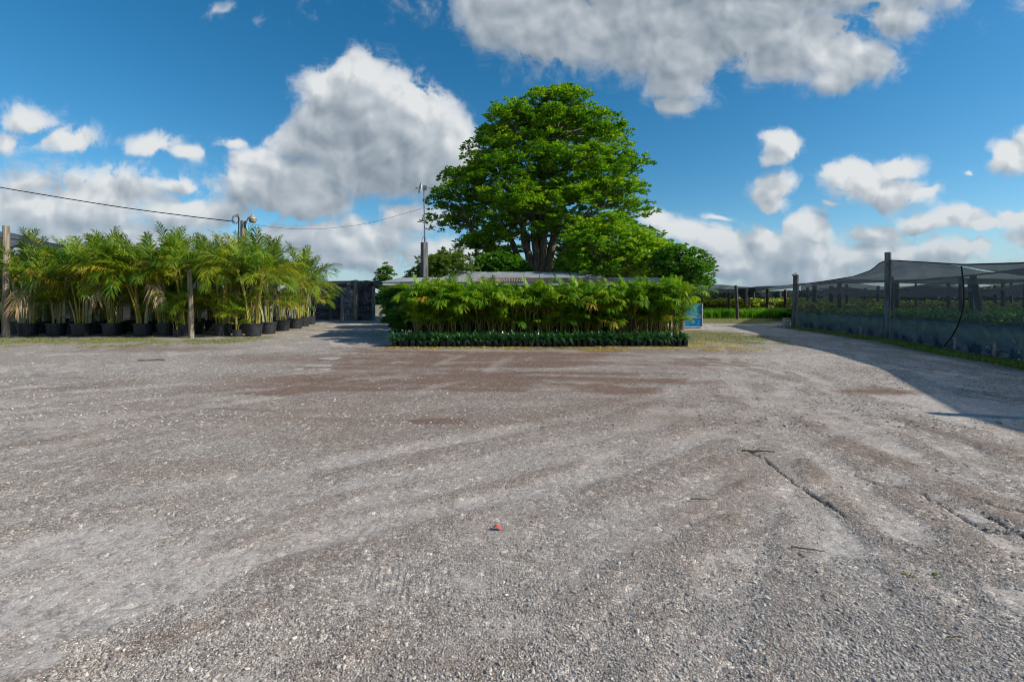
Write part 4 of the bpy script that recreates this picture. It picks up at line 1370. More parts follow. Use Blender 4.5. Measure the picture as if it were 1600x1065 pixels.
def lamp_pole():
    Y = 25.6
    zt = gz(345, Y)
    root = thing('lamp_post', 'wooden utility pole with a bell shaped yard lamp, rising out of the tall palms', 'lamp post', (gx(380, Y), Y, 0))
    t = np.linspace(0, 1, 8)
    put('pole', Acc().tube(np.stack([0 * t, 0 * t, -.3 + (zt + .3) * t], 1), .17 - .03 * t, n=12, jit=.08).mesh('pole', M['post_wood']), root)
    put('conduit', Acc().tube([(-.22, -.05, 2.5), (-.22, -.05, zt + .1), (-.22, -.05, zt + .28), (-.28, -.05, zt + .36), (-.36, -.05, zt + .30)], .035, n=8).mesh('conduit', M['steel']), root)
    put('lamp_arm', Acc().tube([(.12, -.05, zt - .25), (.22, -.05, zt - .05), (.30, -.05, zt + .16), (.42, -.05, zt + .24), (.52, -.05, zt + .22)], .03, n=8).mesh('lamp_arm', M['lamp_metal']), root)
    hd = put('lamp_head', Acc().lathe([(.01, .50), (.07, .49), (.075, .36), (.10, .33), (.20, .26), (.26, .18), (.27, .10), (.25, .10)], n=18).mesh('lamp_head', M['lamp_metal'], smooth=True), root, (.56, -.05, zt - .02), scale=.8)
    put('refractor', Acc().lathe([(.25, .10), (.24, .0), (.20, -.10), (.12, -.12), (.01, -.12)], n=18).mesh('refractor', M['lamp_glass'], smooth=True), hd)
    r = np.random.RandomState(4)
    for k in range(3):
        a = np.linspace(0, 6.28, 20)
        put('wire_loop', Acc().tube(np.stack([-.40 + .18 * np.cos(a) + .05 * k, -.1 - .02 * k + 0 * a, zt + .05 + .26 * np.sin(a) * (1 - .2 * k)], 1), .012, n=4, cap=False).mesh('wire_loop', M['cable']), root)
    put('insulator', Acc().box((.08, -.2, zt - .28), (.10, .08, .16)).mesh('insulator', M['steel']), root)
    return zt


lamp_pole()


def wire(label, pts, r=.014):
    """pts: (column, row, distance) knots, smooth curve through them"""
    K = np.array([(gx(a, Y), Y, gz(b, Y)) for a, b, Y in pts])
    n = len(K)
    u = np.linspace(0, n - 1, 40)
    P = np.stack([np.interp(u, np.arange(n), K[:, i]) for i in range(3)], 1)
    for _ in range(12):
        P[1:-1] = (P[:-2] + P[2:]) / 4 + P[1:-1] / 2
    P -= np.array([0, P[0][1], 0]) * 0
    o = put('overhead_wire', Acc().tube(P, r, n=5).mesh('overhead_wire', M['cable']))
    return tag(o, label, 'cable')


wire('thick black overhead cable sagging from the left edge to the lamp pole', [(-260, 247, 26.5), (0, 293, 26.2), (187, 324, 26), (320, 341, 25.8), (366, 346, 25.6)], .028)
wire('thin black overhead wire from the lamp pole to the mast', [(384, 349, 25.5), (450, 358, 25.2), (505, 358, 24.8), (575, 350, 24.2), (658, 326, 23.7)], .008)


def mast():
    Y = 23.6
    x = gx(663, Y)
    zt = gz(379, Y)
    root = thing('antenna_mast', 'square grey post with a thin pole and small dish on top, behind the roof', 'mast', (x, Y, 0))
    put('base_post', Acc().tube([(0, 0, -.2), (0, 0, zt * .5), (0, 0, zt)], [.22, .21, .19], n=4, jit=.03).mesh('base_post', M['mast_wood']), root)
    zp = gz(294, Y)
    put('pole', Acc().tube([(.03, 0, zt - .5), (.0, 0, (zt + zp) / 2), (-.02, 0, zp)], [.040, .034, .030], n=8).mesh('pole', M['steel']), root)
    for s in (-1, 1):
        put('brace', Acc().tube([(s * .16, -.02, zt - .1), (s * .08, -.02, zt + .25), (s * .02, -.02, zt + .32)], .014, n=5).mesh('brace', M['steel']), root)
    # dish seen from its edge, facing left
    d = Acc()
    d.lathe([(.01, .0), (.10, .015), (.20, .055), (.28, .11), (.285, .115), (.20, .075), (.01, .02)], n=20)
    put('dish', d.mesh('dish', M['dish'], smooth=True), root, (-.12, 0, zp - .02), (0, rad(-82), rad(25)))
    put('feed_arm', Acc().tube([(-.14, 0, zp), (-.38, -.10, zp - .02)], .014, n=6).mesh('feed_arm', M['steel']), root)
    put('feed_horn', Acc().box((-.40, -.11, zp - .02), (.10, .07, .08)).mesh('feed_horn', M['dish']), root)
    put('radio_box', Acc().box((.02, 0, zp + .02), (.20, .12, .20)).mesh('radio_box', M['steel']), root)
    put('loose_cable', Acc().tube([(.1, 0, zp + .05), (.25, 0, zp + .02), (.32, 0, zp - .12), (.28, 0, zp - .25)], .010, n=4).mesh('loose_cable', M['cable']), root)


mast()


# ------------------------------------------------------------------ shed
def corrugated(name, x0, x1, y0, z0, y1, z1, m, pitch=.076, amp=.012):
    nx = max(8, int((x1 - x0) / pitch * 6))
    X = np.linspace(x0, x1, nx)
    W = amp * np.sin(X * 2 * np.pi / pitch)
    V = np.concatenate([np.stack([X, np.full(nx, y0), z0 + W], 1), np.stack([X, np.full(nx, y1), z1 + W], 1),
                        np.stack([X, np.full(nx, y0), z0 + W - .004], 1), np.stack([X, np.full(nx, y1), z1 + W - .004], 1)])
    i = np.arange(nx - 1)
    Q = np.concatenate([np.stack([i, i + 1, nx + i + 1, nx + i], 1), np.stack([2 * nx + i, 3 * nx + i, 3 * nx + i + 1, 2 * nx + i + 1], 1), np.stack([i, 2 * nx + i, 2 * nx + i + 1, i + 1], 1)])
    return Acc().add(V, Q).mesh(name, m, smooth=False)


def shed():
    y0, y1 = 19.75, 23.1
    z0, z1 = gz(440.5, 19.75), gz(433.8, 23.1)
    xl, xr = gx(597, y0), gx(1062, y0)
    root = thing('open_shed', 'long low open shed with a corrugated tin roof, behind the low palms', 'shed', (xl, y0, 0))
    off = (-xl, -y0, 0)
    n = 16
    xs = np.linspace(xl, xr, n + 1)
    for i in range(n):
        c = (xs[i] + xs[i + 1]) / 2
        px = 800 + c / y0 * F
        rusty = 755 < px < 962
        lift = .006 * (i % 2)
        put('roof_sheet', corrugated('roof_sheet', xs[i] - .03, xs[i + 1] + .03, y0 - .02 - .03 * ((i * 7) % 3), z0 + lift, y1 + .02, z1 + lift, M['rust'] if rusty else M['zinc']), root, off,
            label='rusty brown roof sheet' if rusty else 'grey tin roof sheet')
    put('gutter', Acc().box(((xl + xr) / 2, y0 + .05, z0 - .085), (xr - xl - .04, .08, .10)).mesh('gutter', M['white_metal']), root, off)
    put('eave_beam', Acc().box(((xl + xr) / 2, y0 + .22, z0 - .16), (xr - xl - .3, .09, .16)).mesh('eave_beam', M['fascia_wood']), root, off)
    put('rear_beam', Acc().box(((xl + xr) / 2, y1 - .1, z1 - .14), (xr - xl - .3, .09, .16)).mesh('rear_beam', M['dark_board']), root, off)
    for i in range(9):
        x = xl + .25 + (xr - xl - .5) * i / 8
        put('rafter', Acc().box((x + .12, (y0 + y1) / 2, (z0 + z1) / 2 - .075), (.06, math.hypot(y1 - y0, z1 - z0) - .35, .10), M=Matrix.Rotation(math.atan2(z1 - z0, y1 - y0), 3, 'X')).mesh('rafter', M['dark_board']), root, off)
    for i in range(6):
        x = xl + 1.0 + (xr - xl - 1.6) * i / 5
        for yy, zz in ((y0 + .22, z0 - .24), (y1 - .1, z1 - .22)):
            put('post', Acc().box((x, yy, zz / 2 - .1), (.11, .11, zz + .2)).mesh('post', M['dark_board']), root, off)
    # dark boards along the front posts stand in for interior shade, gap at left
    for i in range(32):
        x = gx(648, y0) + i * .40
        if x > xr - .3:
            break
        h = z0 - .26 - random.uniform(0, .05)
        put('interior_shade_board', Acc().box((x, y0 + .34 + .006 * (i % 2), h / 2 - .02), (.385, .025, h + .04)).mesh('interior_shade_board', M['dark_board']), root, off)


shed()


def rear_roof(label, pxl, pxr, pxtl, pxtr, pyb, pyt, Y0, Y1, m):
    z0, z1 = gz(pyb, Y0), gz(pyt, Y1)
    xl, xr = gx(pxl, Y0), gx(pxr, Y0)
    tl, tr = gx(pxtl, Y1), gx(pxtr, Y1)
    root = thing('hip_roof_shed', label, 'shed', ((xl + xr) / 2, Y0, 0))
    off = (-(xl + xr) / 2, -Y0, 0)
    n = 10
    for i in range(n):
        a0, a1 = i / n, (i + 1) / n
        b = [(xl + (xr - xl) * a0, Y0, z0), (xl + (xr - xl) * a1 - .015, Y0, z0), (tl + (tr - tl) * a1 - .01, Y1, z1), (tl + (tr - tl) * a0, Y1, z1)]
        V = np.array(b + [(x, y, z - .03) for x, y, z in b]) + np.array([0, 0, .012 * (i % 2)])
        ac = Acc().add(V, [(0, 1, 2, 3), (7, 6, 5, 4), (0, 4, 5, 1), (1, 5, 6, 2), (2, 6, 7, 3), (3, 7, 4, 0)])
        # standing seam
        ac.tube([np.array(b[0]) + (0.0, 0, .02), np.array(b[3]) + (0, 0, .02)], .018, n=4)
        put('roof_panel', ac.mesh('roof_panel', m), root, off)
    yb = Y1 + (Y1 - Y0)
    ac = Acc().add([(tl, Y1, z1), (tr, Y1, z1), (xr, yb, z0), (xl, yb, z0), (xl, Y0, z0 - .01), (xr, Y0, z0 - .01)], [(0, 1, 2, 3)], [(0, 3, 4), (1, 5, 2)])
    put('rear_slope', ac.mesh('rear_slope', m), root, off)
    zw = z0 - .05
    w = Acc()
    cx, cy = (xl + xr) / 2, Y1
    w.box((cx, Y0 + .4, zw / 2), (xr - xl - .8, .15, zw)); w.box((cx, yb - .4, zw / 2), (xr - xl - .8, .15, zw))
    w.box((xl + .325, cy, zw / 2), (.15, yb - Y0 - .95, zw)); w.box((xr - .325, cy, zw / 2), (.15, yb - Y0 - .95, zw))
    put('wall', w.mesh('wall', M['dark_board']), root, off)


rear_roof('long pale metal hip roof just behind the tin shed, left of the huge trunk', 690, 946, 718, 926, 434, 425, 25.6, 27.4, M['hip_metal'])


def blue_cabinet():
    Y = 27.5
    x0, x1 = gx(1064, Y), gx(1092.5, Y)
    zt, zb = gz(474.5, Y), gz(509.5, Y)
    zm = gz(495.5, Y)
    xc, w = (x0 + x1) / 2, x1 - x0
    root = thing('blue_cabinet', 'bright blue metal cabinet standing past the right end of the low palms', 'cabinet', (xc, Y, 0))
    put('lower_panel', Acc().box((0, 0, (zm + zb) / 2), (w, .8, zm - zb - .03)).mesh('lower_panel', M['blue_paint']), root)
    put('upper_panel', Acc().box((0, .02, (zt + zm) / 2), (w - .02, .76, zt - zm - .03)).mesh('upper_panel', M['blue_paint_reflection']), root)
    put('shelf_edge', Acc().box((0, -.01, zm), (w + .04, .84, .028)).mesh('shelf_edge', M['white_metal']), root)
    put('base_rail', Acc().box((0, -.01, zb - .01), (w + .03, .84, .05)).mesh('base_rail', M['dish']), root)
    for s in (-1, 1):
        put('edge_trim', Acc().box((s * (w / 2 + .02), -.40, (zt + zb) / 2), (.05, .05, zt - zb)).mesh('edge_trim', M['dish']), root)
        put('foot', Acc().box((s * (w / 2 - .08), 0, (zb - .035) / 2), (.08, .7, max(zb - .035, .02))).mesh('foot', M['steel']), root)
    put('handle', Acc().tube([(.3, -.40, zm - .4), (.3, -.45, zm - .38), (.3, -.45, zm - .25), (.3, -.40, zm - .23)], .012, n=6).mesh('handle', M['dish']), root)


blue_cabinet()


# plain end post of the shed and a cloth roof running right from it
def sheet(name, f, nu, nv, m, smooth=True):
    U, W = np.meshgrid(np.linspace(0, 1, nu), np.linspace(0, 1, nv), indexing='ij')
    X, Y, Z = f(U, W)
    V = np.stack([X.ravel(), Y.ravel(), Z.ravel()], 1)
    i, j = np.meshgrid(np.arange(nu - 1), np.arange(nv - 1), indexing='ij')
    Q = np.stack([i * nv + j, (i + 1) * nv + j, (i + 1) * nv + j + 1, i * nv + j + 1], -1).reshape(-1, 4)
    return Acc().add(V, Q).mesh(name, m, smooth=smooth)


# ------------------------------------------------------------------ black tarp screen, left of the shed
def tarp_screen():
    Y = 37.0
    zt = gz(441, Y)
    x = lambda px: gx(px, Y)
    root = thing('tarp_screen', 'black plastic tarp screen on posts, closing the drive left of the shed', 'screen', (x(540), Y, 0))
    off = (-x(540), -Y, 0)

    def panel(nm, pa, pb, pt0, pt1, m, amp, yoff=0.0, seed=0, pb0=500, label=None):
        def f(U, W):
            X = x(pa) + (x(pb) - x(pa)) * U
            z1 = gz(pt0 + (pt1 - pt0) * U, Y) - .25 * np.sin(np.pi * U) * .6
            Z = 0.02 + (z1 - 0.02) * W
            n = fbm(X * 1.3 + Z * .9 + seed, Z * 1.9 - X * .6, 5, .6) - .5
            return X, Y + yoff + n * amp * 1.5 + .05 * np.sin(U * 9), Z
        put(nm, sheet(nm, f, 50, 40, m), root, off, label=label)
    panel('tarp_panel', 558, 584, 440, 443, M['tarp'], .5, seed=2)
    panel('tarp_panel', 537, 556.5, 449, 439, M['tarp_glint'], .6, seed=9, label='crinkled black plastic panel with painted silvery sheen')
    panel('tarp_panel', 470, 536, 441, 441, M['tarp'], .4, .8, seed=5)  # tarp carried across the doorway, standing in for its shaded interior
    # drape hanging over the top
    def drape(U, W):
        X = x(549) + (x(612) - x(549)) * U
        zt0 = gz(438.5, Y) + .02 * np.sin(U * 20)
        dep = (.35 + .55 * np.abs(np.sin(U * 5.2 + .4))) * (1 - .55 * U)
        return X, Y - .15 - .12 * np.sin(W * 3) + .08 * np.sin(U * 30 + W * 5), zt0 - dep * W
    put('drape', sheet('drape', drape, 60, 10, M['tarp']), root, off)
    put('top_rail', Acc().tube([(x(515), Y, gz(440, Y)), (x(557), Y, gz(439.5, Y)), (x(612), Y, gz(440, Y))], .06, n=6).mesh('top_rail', M['old_wood']), root, off)
    for px, pt, rr, m in ((557, 437.5, .17, 'post_wood'), (585, 447, .14, 'grey_post'), (536, 460, .16, 'grey_post'), (518, 440, .1, 'old_wood')):
        put('post', Acc().tube([(x(px), Y - .22, -.2), (x(px), Y - .22, 1.5), (x(px), Y - .2, gz(pt, Y))], [rr, rr * .95, rr * .9], n=10, jit=.08).mesh('post', M[m]), root, off)
    # arched hoop of the dark doorway
    a = np.linspace(0, np.pi, 18)
    cxp, rx = x(518), x(536) - x(518)
    put('hoop', Acc().tube(np.stack([cxp + rx * np.cos(a), np.full(18, Y - .15), 1.6 + 1.15 * np.sin(a)], 1), .05, n=6).mesh('hoop', M['grey_post']), root, off)
    # shade roof behind
    def rf(U, W):
        X = x(440) + (x(600) - x(440)) * U
        YY = Y + .5 + 9 * W
        return X, YY, gz(441, Y) - .5 * np.sin(np.pi * W) * np.abs(np.sin(U * 6)) + .1
    put('shade_roof', sheet('shade_roof', rf, 30, 10, M['dark_cloth']), root, off)


tarp_screen()
small_tree('hanging_plant', 'pale yellowish hanging plant in the dark doorway of the tarp screen', [(458, 514, 519), (466, 511, 521), (476, 512, 518), (488, 513, 516)], 36.2, M['bush_leaf'], 18, 12, 8, .14, .3, 71, (.1, .22), None, .02, cat='plant')


# shade net wall behind the tall palms
def left_net():
    root = thing('shade_net_wall', 'dark shade net wall behind the tall palms at the far left', 'shade net', (-20, 29.0, 0))

    def wall(U, W):
        X = -44 + 29.0 * U
        top = 4.1 + 0 * U
        return X + 20, .15 * np.sin(X * 2.3) + 0 * W, .02 + (top - .02) * W
    put('net_panel', sheet('net_panel', wall, 60, 6, M['dark_cloth']), root)

    def roof(U, W):
        X = -34 + (-23.0 + 34) * U
        YY = 21.6 + 7.2 * W
        edge = np.interp(X, [-34, -24.5, -23.6, -23.0], [5.05, 5.02, 4.85, 4.35])
        return X + 20, YY - 29, edge - .35 * np.sin(np.pi * W) * np.abs(np.sin(U * 5.0)) - .05 * np.sin(U * 30)
    put('net_roof', sheet('net_roof', roof, 60, 14, M['roof_cloth']), root)
    for i in range(7):
        X = -42 + i * 4.6
        put('post', Acc().tube([(X + 20, .2, -.2), (X + 20, .2, 4.3)], .10, n=8, jit=.08).mesh('post', M['old_wood']), root)


left_net()

# ------------------------------------------------------------------ shade house, right
FY = [0.0, 5.5, 12.3, 19.5, 28.8]
FX = [9.9, 11.5, 13.7, 16.07, 17.8]
TY = [0.0, 3.0, 5.5, 8.0, 10.5, 12.1, 14.6, 16.2, 18.6, 19.35, 19.9, 20.6, 22.0, 24.7, 27.6, 28.8]
TZ = [3.0, 3.05, 3.32, 2.98, 2.68, 2.66, 2.81, 3.0, 3.28, 3.36, 3.34, 3.02, 2.81, 2.70, 2.63, 2.66]


def fence_x(Y):
    return np.interp(Y, FY, FX)


def shade_house():
    root = thing('shade_house', 'wide open shade house of sagging dark net on wooden posts, along the right side', 'shade house', (16.07, 19.5, 0))
    off = (-16.07, -19.5, 0)
    ys = lambda U: 1.0 + 27.8 * U

    def side(U, W):
        YY = ys(U)
        top = np.interp(YY, TY, TZ)
        zb = 0.93
        Z = zb + (top - zb) * W
        bil = (fbm(YY * .7, Z * .8 + 3, 3) - .5) * .35
        X = fence_x(YY) + bil * np.sin(np.pi * W) + .04 * np.sin(YY * 9 + W * 3)
        return X, YY, Z
    put('side_net', sheet('side_net', side, 220, 14, M['side_cloth']), root, off)

    def band(U, W):
        YY = ys(U)
        zb = .02 + .09 * sstep(14.0 - YY, 0, 2)
        Z = zb + (0.96 - zb) * W
        bul = .07 * np.sin(np.pi * W) * np.sin(YY * 5.1) + .10 * (fbm(YY * 1.8, Z * 1.4, 3) - .5)
        return fence_x(YY) - .03 + bul * .9, YY, Z
    put('lower_band', sheet('lower_band', band, 260, 10, M['band_cloth']), root, off)
    # return wall at the far end of the fence
    # roof nets: strips running away to the right, each sagging between cables, gaps between them
    strips = [(1.0, 9.3), (9.3, 16.8), (16.8, 28.8), (28.8, 37.5), (37.5, 47), (47, 58), (58, 72)]
    for si, (ya, yb) in enumerate(strips):
        def f(U, W, ya=ya, yb=yb, si=si):
            D = 62 * U ** 1.7
            g_ = .22 * sstep(D, 4, 9) * (1 if si < 6 else 0)
            YY = ya + g_ + (yb - ya - 2 * g_) * W
            x0 = fence_x(np.minimum(YY, 28.8)) + np.where(YY > 28.8, (YY - 28.8) * .2, 0)
            if si >= 3:
                x0 = np.maximum(17.8, YY * .635)
            X = x0 + D
            edge = np.interp(YY, TY, TZ) if si < 3 else 2.7 + 0 * YY
            inner = (3.12 if si < 3 else 2.85) + .12 * np.sin(X * .5 + si) - .42 * np.abs(np.sin(X * math.pi / 7.0 + .3)) ** 1.5 - (.35 + .12 * (si % 2)) * np.sin(np.pi * W)
            w = sstep(D, 0, 3.5)
            Z = edge * (1 - w) + inner * w
            Z = Z + .05 * (fbm(X * 1.2, YY * .5 + si, 3) - .5)
            return X, YY, Z
        put('roof_net', sheet('roof_net', f, 150, 30, M['roof_cloth']), root, off)
    yy = np.linspace(1, 28.8, 80)
    put('top_cable', Acc().tube(np.stack([fence_x(yy), yy, np.interp(yy, TY, TZ) + .015], 1), .022, n=5).mesh('top_cable', M['cable']), root, off)

    def pst(px, Y, zt, rr, m='old_wood', lean=0., zb=-.2, label=None, X=None):
        X = gx(px, Y) if X is None else X
        t = np.linspace(0, 1, 6)
        put('post', Acc().tube(np.stack([X + lean * t + .01 * np.sin(t * 7 + px), np.full(6, Y), zb + (zt - zb) * t], 1), rr * (1.05 - .12 * t), n=10, jit=.1).mesh('post', M[m]), root, off, label=label)
    pst(1385.5, 19.35, gz(394, 19.35), .125, 'grey_post', .06, label='tall grey post where the side net peaks')
    pst(1241, 28.7, gz(431, 28.7), .17, 'grey_post', .12, label='post at the far end of the side net')
    pst(0, 5.5, 3.62, .12, 'grey_post', 0, X=11.55)
    # rag bundle on the far post
    r = np.random.RandomState(8)
    ac = Acc()
    ac.tube([(0, 0, 0), (.1, -.05, .14), (.2, 0, .12), (.05, .03, .24), (-.12, .02, .16), (0, 0, .02)], [.09, .11, .08, .1, .09, .07], n=7, jit=.5)
    put('rag_bundle', ac.mesh('rag_bundle', M['concrete']), root, (gx(1242.5, 28.7) - 16.07 + .0, 28.7 - 19.5, gz(434, 28.7)))
    # posts inside, read from the photograph: (column, distance, top z, radius, lean)
    for px, Y, zt, rr, ln in [(1501, 25, 3.0, .09, 0), (1521, 30, 3.0, .13, -.25), (1537, 24, 3.0, .15, -.55), (1567, 33, 3.1, .12, 0), (1580, 38, 3.1, .10, 0), (1482, 36, 3.1, .13, 0), (1431, 34, 3.1, .07, 0),
                              (1401, 30, 3.0, .16, 0), (1393, 26, 3.0, .13, 0), (1323, 39, 3.0, .13, 0), (1312, 35, 3.0, .16, 0), (1299, 43, 3.0, .2, 0), (1273, 41, 3.0, .2, 0), (1262, 48, 3.0, .15, 0),
                              (1555, 45, 3.1, .14, 0), (1600, 24, 3.0, .13, .2), (1445, 48, 3.1, .14, 0), (1372, 46, 3.1, .15, 0), (1352, 55, 3.1, .15, 0), (1415, 56, 3.1, .15, 0), (1515, 55, 3.1, .15, 0), (1590, 58, 3.1, .15, 0),
                              (1335, 66, 3.1, .15, 0), (1290, 62, 3.1, .15, 0), (1470, 66, 3.1, .15, 0), (1540, 68, 3.1, .15, 0)]:
        pst(px, Y, zt, rr, 'old_wood', ln)
    # slack black hose hanging on the net
    K = [(1505, 416, 14.55), (1509, 445, 14.4), (1509, 480, 14.4), (1500, 508, 14.7), (1490, 526, 15.1), (1478, 541, 15.5)]
    P = np.array([(gx(a, Y) - .09, Y - .03, gz(b, Y)) for a, b, Y in K])
    u = np.linspace(0, 5, 30)
    P = np.stack([np.interp(u, np.arange(6), P[:, i]) for i in range(3)], 1)
    for _ in range(6):
        P[1:-1] = (P[:-2] + P[2:]) / 4 + P[1:-1] / 2
    put('hanging_hose', Acc().tube(P, .021, n=6).mesh('hanging_hose', M['cable']), root, off)


shade_house()


def far_shade_house():
    root = thing('far_shade_house', 'distant low shade net roof on thin posts over bright green rows', 'shade house', (gx(1150, 42), 42, 0))
    ox, oy = gx(1150, 42), 42
    off = (-ox, -oy, 0)

    def front(U, W):
        Y = 41 + 24 * W
        X = gx(1050, 41) + (gx(1262, 41) - gx(1050, 41)) * U * (1 + .35 * W)
        px = 1050 + 212 * U
        top = np.interp(px, [1050, 1100, 1150, 1200, 1222, 1240, 1262], [3.25, 3.05, 2.95, 2.85, 2.95, 3.1, 3.15]) + 0.0
        Z = top - .75 * sstep(W, 0, .12) * np.abs(np.sin(px * .03 + .9)) ** .7 * .7 + .10 * np.sin(W * 9 + U * 7) + .2 * W
        return X, Y, Z
    put('roof_net', sheet('roof_net', front, 70, 24, M['roof_cloth']), root, off)

    def flap(U, W):
        px0 = 1152 + (1182 - 1152) * U
        half = np.abs(U - .45) * 2
        Z1 = 2.75
        return gx(px0, 40.8), 40.8 + .1 * np.sin(U * 12), Z1 - W * (1.35 * (1 - np.clip(half, 0, 1)) + .15)
    put('hanging_flap', sheet('hanging_flap', flap, 24, 8, M['dark_cloth']), root, off)

    def back(U, W):
        X = gx(1040, 64) + (gx(1290, 64) - gx(1040, 64)) * U
        return X, 64 + .2 * np.sin(U * 40), 2.95 - W * .9
    put('rear_valance', sheet('rear_valance', back, 60, 4, M['roof_cloth']), root, off)
    for px, Y, zt, rr, ln, m in [(1097, 45, 3.0, .13, 0, 'old_wood'), (1139, 46, 2.7, .14, 0, 'old_wood'), (1152.5, 40, 2.95, .14, -.15, 'old_wood'), (1199, 43, 2.7, .15, 0, 'old_wood'), (1227, 46, 2.7, .15, 0, 'old_wood'),
                             (1133, 58, 2.8, .14, 0, 'old_wood'), (1159, 60, 2.8, .14, 0, 'old_wood'), (1178, 56, 2.8, .14, 0, 'old_wood'), (1171, 50, 2.0, .10, 0, 'post_wood'), (1219, 56, 2.7, .13, 0, 'post_wood'), (1110, 60, 2.7, .12, 0, 'old_wood')]:
        X = gx(px, Y)
        put('post', Acc().tube([(X, Y, -.2), (X + ln * .5, Y, zt * .5), (X + ln, Y, zt)], [rr, rr * .95, rr * .9], n=9, jit=.1).mesh('post', M[m]), root, off)
    put('brace', Acc().tube([(gx(1096, 44), 44, 1.25), (gx(1106, 44), 44, .35)], .07, n=6).mesh('brace', M['old_wood']), root, off)


far_shade_house()

# concrete blocks
def block_mesh():
    a = Acc()
    L, H, D, w = .39, .19, .19, .032
    # cells run front to back
    a.box((0, 0, H - w / 2), (L, D, w)); a.box((0, 0, w / 2), (L, D, w))
    hh = H - 2 * w
    for x in (-L / 2 + w / 2, 0, L / 2 - w / 2):
        a.box((x, 0, H / 2), (w, D, hh))
    return a.mesh('concrete_block', M['pale_block'])


BLK = block_mesh()
GB = 'hollow concrete blocks stacked along the fence'


def blocks(px, Y, where, dx=0.0, ang=None, n=2):
    X = gx(px, Y) if dx == 0.0 else fence_x(Y) + dx
    for k in range(n):
        o = put('concrete_block', BLK, loc=(X + random.uniform(-.01, .01), Y, .01 + .192 * k), rot=(0, 0, ang if ang is not None else rad(-70)))
        tag(o, ('lower', 'upper', 'top')[k] + ' hollow concrete block ' + where, 'concrete block', GB)


blocks(1228.5, 27.6, 'of the pale pair beside the far net post', ang=0.12, n=3)
for i, Y in enumerate([26.2, 24.2, 22.2, 20.6, 17.95, 15.75, 13.9, 12.35, 10.9, 9.6]):
    blocks(0, Y, ['behind the far end of the net', 'second from the far end behind the net', 'third from the far end behind the net', 'just beyond the tall grey net post',
                  'just this side of the tall grey net post', 'left of the hanging hose foot', 'right of the hanging hose', 'near the right edge of the picture', 'past the right edge', 'farthest past the right edge'][i], dx=.24)

# big black pots with plants just inside the net
POT_B = pot_mesh('pot', .21, .36, 14)
STRAP_B = [strap_plant(80 + s, n=46, L=.70, w=.05, m=M['crop']) for s in range(4)]
GP = 'leafy potted plants in rows inside the shade house'
c = 0
for row in range(4):
    for j in range(22):
        Y = 9.4 + j * .92 + row * .2
        X = fence_x(Y) + .62 + row * .72
        o = thing('nursery_plant', 'strap leaved potted plant inside the net, ' + ordinal(j) + ' back in row ' + ['one', 'two', 'three', 'four'][row], 'potted plant', (X, Y, 0), 0, GP)
        put('pot', POT_B, o)
        put('foliage', STRAP_B[c % 4], o, (0, 0, .33), (0, 0, random.uniform(0, 6)), random.uniform(.8, 1.15))
        c += 1


def crop_mass(name, n, x0, x1, y0, y1, zlo, zhi, ll, lw, m, seed, xfun=None, rowp=1.2):
    r = np.random.RandomState(seed)
    Y = 1 / (1 / y0 + (1 / y1 - 1 / y0) * r.rand(n))
    if xfun is not None:
        lo, hi = xfun(Y)
        X = lo + (hi - lo) * r.rand(n) ** 1.2
    else:
        X = x0 + (x1 - x0) * r.rand(n)
    rowv = .5 + .5 * np.sin(Y * 2 * np.pi / rowp)
    lump = fbm(X * 1.1, Y * 1.1, 3)
    top = zlo + (zhi - zlo) * (0.35 * rowv + .75 * lump)
    Z = top * (0.45 + .55 * r.rand(n) ** .6)
    az = r.rand(n) * 6.283; el = .2 + 1.1 * r.rand(n)
    D = np.stack([np.cos(az) * np.cos(el), np.sin(az) * np.cos(el), np.sin(el)], 1)
    s = (.7 + .6 * r.rand(n)) * ll * (1 + Y / 60)
    ac = leaves(np.stack([X, Y, Z], 1), D, s, s * lw, .35, r, np.clip(.5 * lump + .6 * r.rand(n) - .1, 0, 1), 0)
    return put(name, ac.mesh(name, m, attr='v'), kind='stuff')


crop_mass('nursery_foliage', 75000, 0, 0, 9, 34, .45, 1.05, .42, .13, M['crop'], 1, xfun=lambda Y: (fence_x(Y) + 3.6 + np.where(Y > 29, 1.5, 0), Y * 1.5 + 12))
crop_mass('yellow_nursery_foliage', 45000, 0, 0, 36, 80, .6, 1.3, .42, .22, M['crop_yellow'], 2, xfun=lambda Y: (Y * .62, Y * 1.6 + 6), rowp=3)
build_grass('green_crop', 70000, lambda r, n: (gx(1040 + 0 * r.rand(n), 41) + (gx(1270, 47) - gx(1040, 41)) * r.rand(n), 41.2 + 7 * r.rand(n) ** 1.3), .5, 1.05, .035, M['crop_bright'], lean=.5, seed=9)
crop_mass('yellow_crop', 16000, gx(1040, 50), gx(1290, 62), 50, 60, 1.0, 1.75, .35, .35, M['crop_yellow'], 4, rowp=4)


def treeline():
    r = np.random.RandomState(12)
    n = 60000
    a = (r.rand(n) * 2 - 1) * rad(62)
    R = 150 + 25 * r.rand(n)
    X = R * np.sin(a); Y = R * np.cos(a)
    top = 2.6 + 2.6 * fbm(X * .05, Y * .02, 4)
    Z = top * (1 - r.rand(n) ** 2)
    az = r.rand(n) * 6.283
    D = np.stack([np.cos(az), np.sin(az), r.rand(n) - .2], 1)
    s = .9 + .7 * r.rand(n)
    ac = leaves(np.stack([X, Y, Z], 1), D, s, s * .7, .2, r, r.rand(n), 0)
    put('distant_trees', ac.mesh('distant_trees', M['dark_leaf'], attr='v'), kind='stuff')


treeline()

# ------------------------------------------------------------------ small things lying about
def lying(name, label, cat, px, py, me, rz=0, z=.012):
    Y = gy(py); X = gx(px, Y)
    h = float(ground_height(np.array([X]), np.array([Y]))[0])
    o = put(name, me, loc=(X, Y, h + z), rot=(0, 0, rz))
    return tag(o, label, cat)


